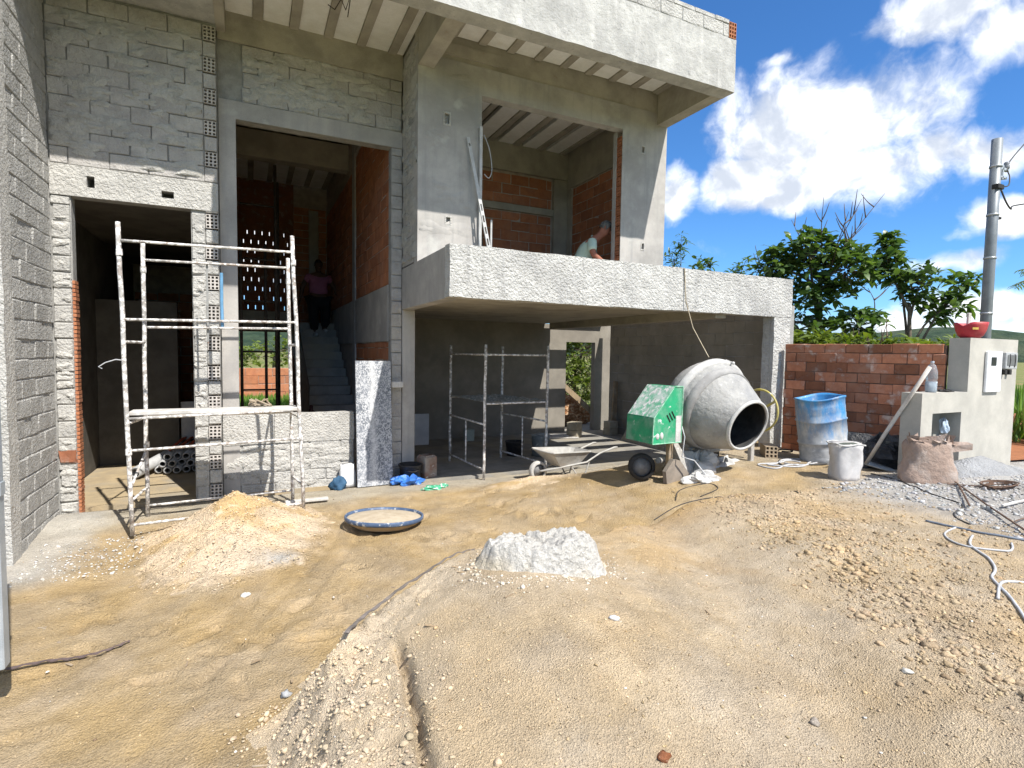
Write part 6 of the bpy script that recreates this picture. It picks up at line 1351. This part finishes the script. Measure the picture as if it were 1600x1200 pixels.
# tall grass right of the meter wall
def grass(name, label, xs, ys, n, h, mt, z0=None):
    x = rng.uniform(*xs, n); y = rng.uniform(*ys, n); z = g0(x, y)-.02 if z0 is None else np.full(n, z0); a = rng.uniform(0, 2*np.pi, n); l_ = h*rng.uniform(.5, 1.2, n)
    D = np.stack([.35*np.cos(a), .35*np.sin(a), np.ones(n)], -1); N = np.stack([np.cos(a), np.sin(a), -.3*np.ones(n)], -1)
    o = link(name, leaf_mesh(name, np.stack([x, y, z], -1), D, N, l_, .02+.02*rng.uniform(0, 1, n)*h*2, mt, rng.uniform(0, 1, n))); return tag(o, label, 'grass', kind='stuff')
grass('tall_grass', 'tall green grass on the vacant lot right of the meter wall', (10.5, 15), (3.0, 8.5), 5200, .95, M_GRASS)
grass('tall_grass', 'green grass in the backyard seen through the hall', (-1.5, 2.8), (16.0, 21), 5200, .42, M_GRASS, -.05)
# low wall and red soil beyond the meter wall
lw = thing('garden_kerb', 'low red brick kerb wall at the right picture edge', 'low wall', (10.6, 4.2, .5), world=True)
mb = MB(); mb.box(9.6, 12.5, 4.22, 4.36, .3, .82); c_ = obj('core', mb, M_BJOINT, lw); lay(c_, 'x', 4.21, 9.6, 12.5, .45, .80, B_RED, name='brick', T=.06)
for i in range(24):
    o = link('brick', B_RED[i % 4][0], c_); o.location = (9.66+.12*i, 4.30, .87); o.rotation_euler = (0, 0, R(90)); o.scale = (.8, 1, .9)
tag(obj('red_soil', grid := MB().add([(8.4, 3.5, .50), (12, 2.9, .52), (12.4, 4.2, .55), (9.3, 4.2, .52)], [(0, 1, 2, 3)]), mat('red_soil', (.36, .15, .07), (.28, .12, .06), 5, .95, .6, 30, .02)), 'patch of red soil in front of the low brick kerb', 'soil')
# backyard wall, trees, hills
yw = thing('backyard_wall', 'pinkish clay block wall closing the backyard, seen through the hall', 'wall', (.5, 22.5, 0), world=True)
core = obj('core', MB().box(-4, 9, 22.52, 22.66, -.3, 1.1), M_GJOINT, yw); lay(core, 'x', 22.5, -2.0, 3.6, -.1, 1.12, B_YARD, name='brick', T=.12, gap=.02)
dk = 0
for (x, y, h, s_, mt, lab) in [(-1.2, 32, 2.4, 1.5, M_LEAFY, 'yellow green tree beyond the backyard wall, left'), (1.3, 34, 2.7, 1.7, M_LEAFY, 'yellow green tree beyond the backyard wall, middle'), (3.6, 31, 2.3, 1.4, M_LEAFD, 'darker tree beyond the backyard wall, right'), (-3.4, 36, 2.6, 1.6, M_LEAFD, 'dark tree beyond the backyard wall, far left')]:
    tree('orchard_tree', lab, (x, y, -.3), (x, y, h*.6), [((x, y, h*.62), s_, h*.34, .5), ((x-.7, y, h*.5), s_*.7, h*.3, .25), ((x+.8, y, h*.55), s_*.7, h*.3, .25)], 80, 7, .34, .5, mt, tr=.1, group=None)
M_HILL = mat('wooded_hill', (.018, .04, .022), (.045, .075, .04), .06, .95, 1.0, .15, 5.0, stain=(.10, .115, .065), sscale=.012, samt=.5)
def hill(dist, a0, a1, hfun, depth):
    mb = MB(); n = 150; vs = []
    for i in range(n+1):
        a = R(a0+(a1-a0)*i/n); h = hfun(a)
        for k, (dd, hh) in enumerate(((0, -2), (depth*.35, h*.55), (depth*.7, h*.92), (depth, h), (depth*1.5, h*.4))):
            w = 1+.05*math.sin(17*a+k); vs.append((math.sin(a)*(dist+dd), math.cos(a)*(dist+dd), hh*w+random.uniform(-.012, .012)*h))
    return mb.add(vs, [(i*5+k, (i+1)*5+k, (i+1)*5+k+1, i*5+k+1) for i in range(n) for k in range(4)])
struct('hills', hill(520, -40, 30, lambda a: 30+7*math.sin(9*a)+4*math.sin(23*a+1), 260), M_HILL, True)
struct('hills', hill(700, 30, 120, lambda a: 38+6*math.sin(11*a+2)+3*math.sin(29*a), 300), M_HILL, True)
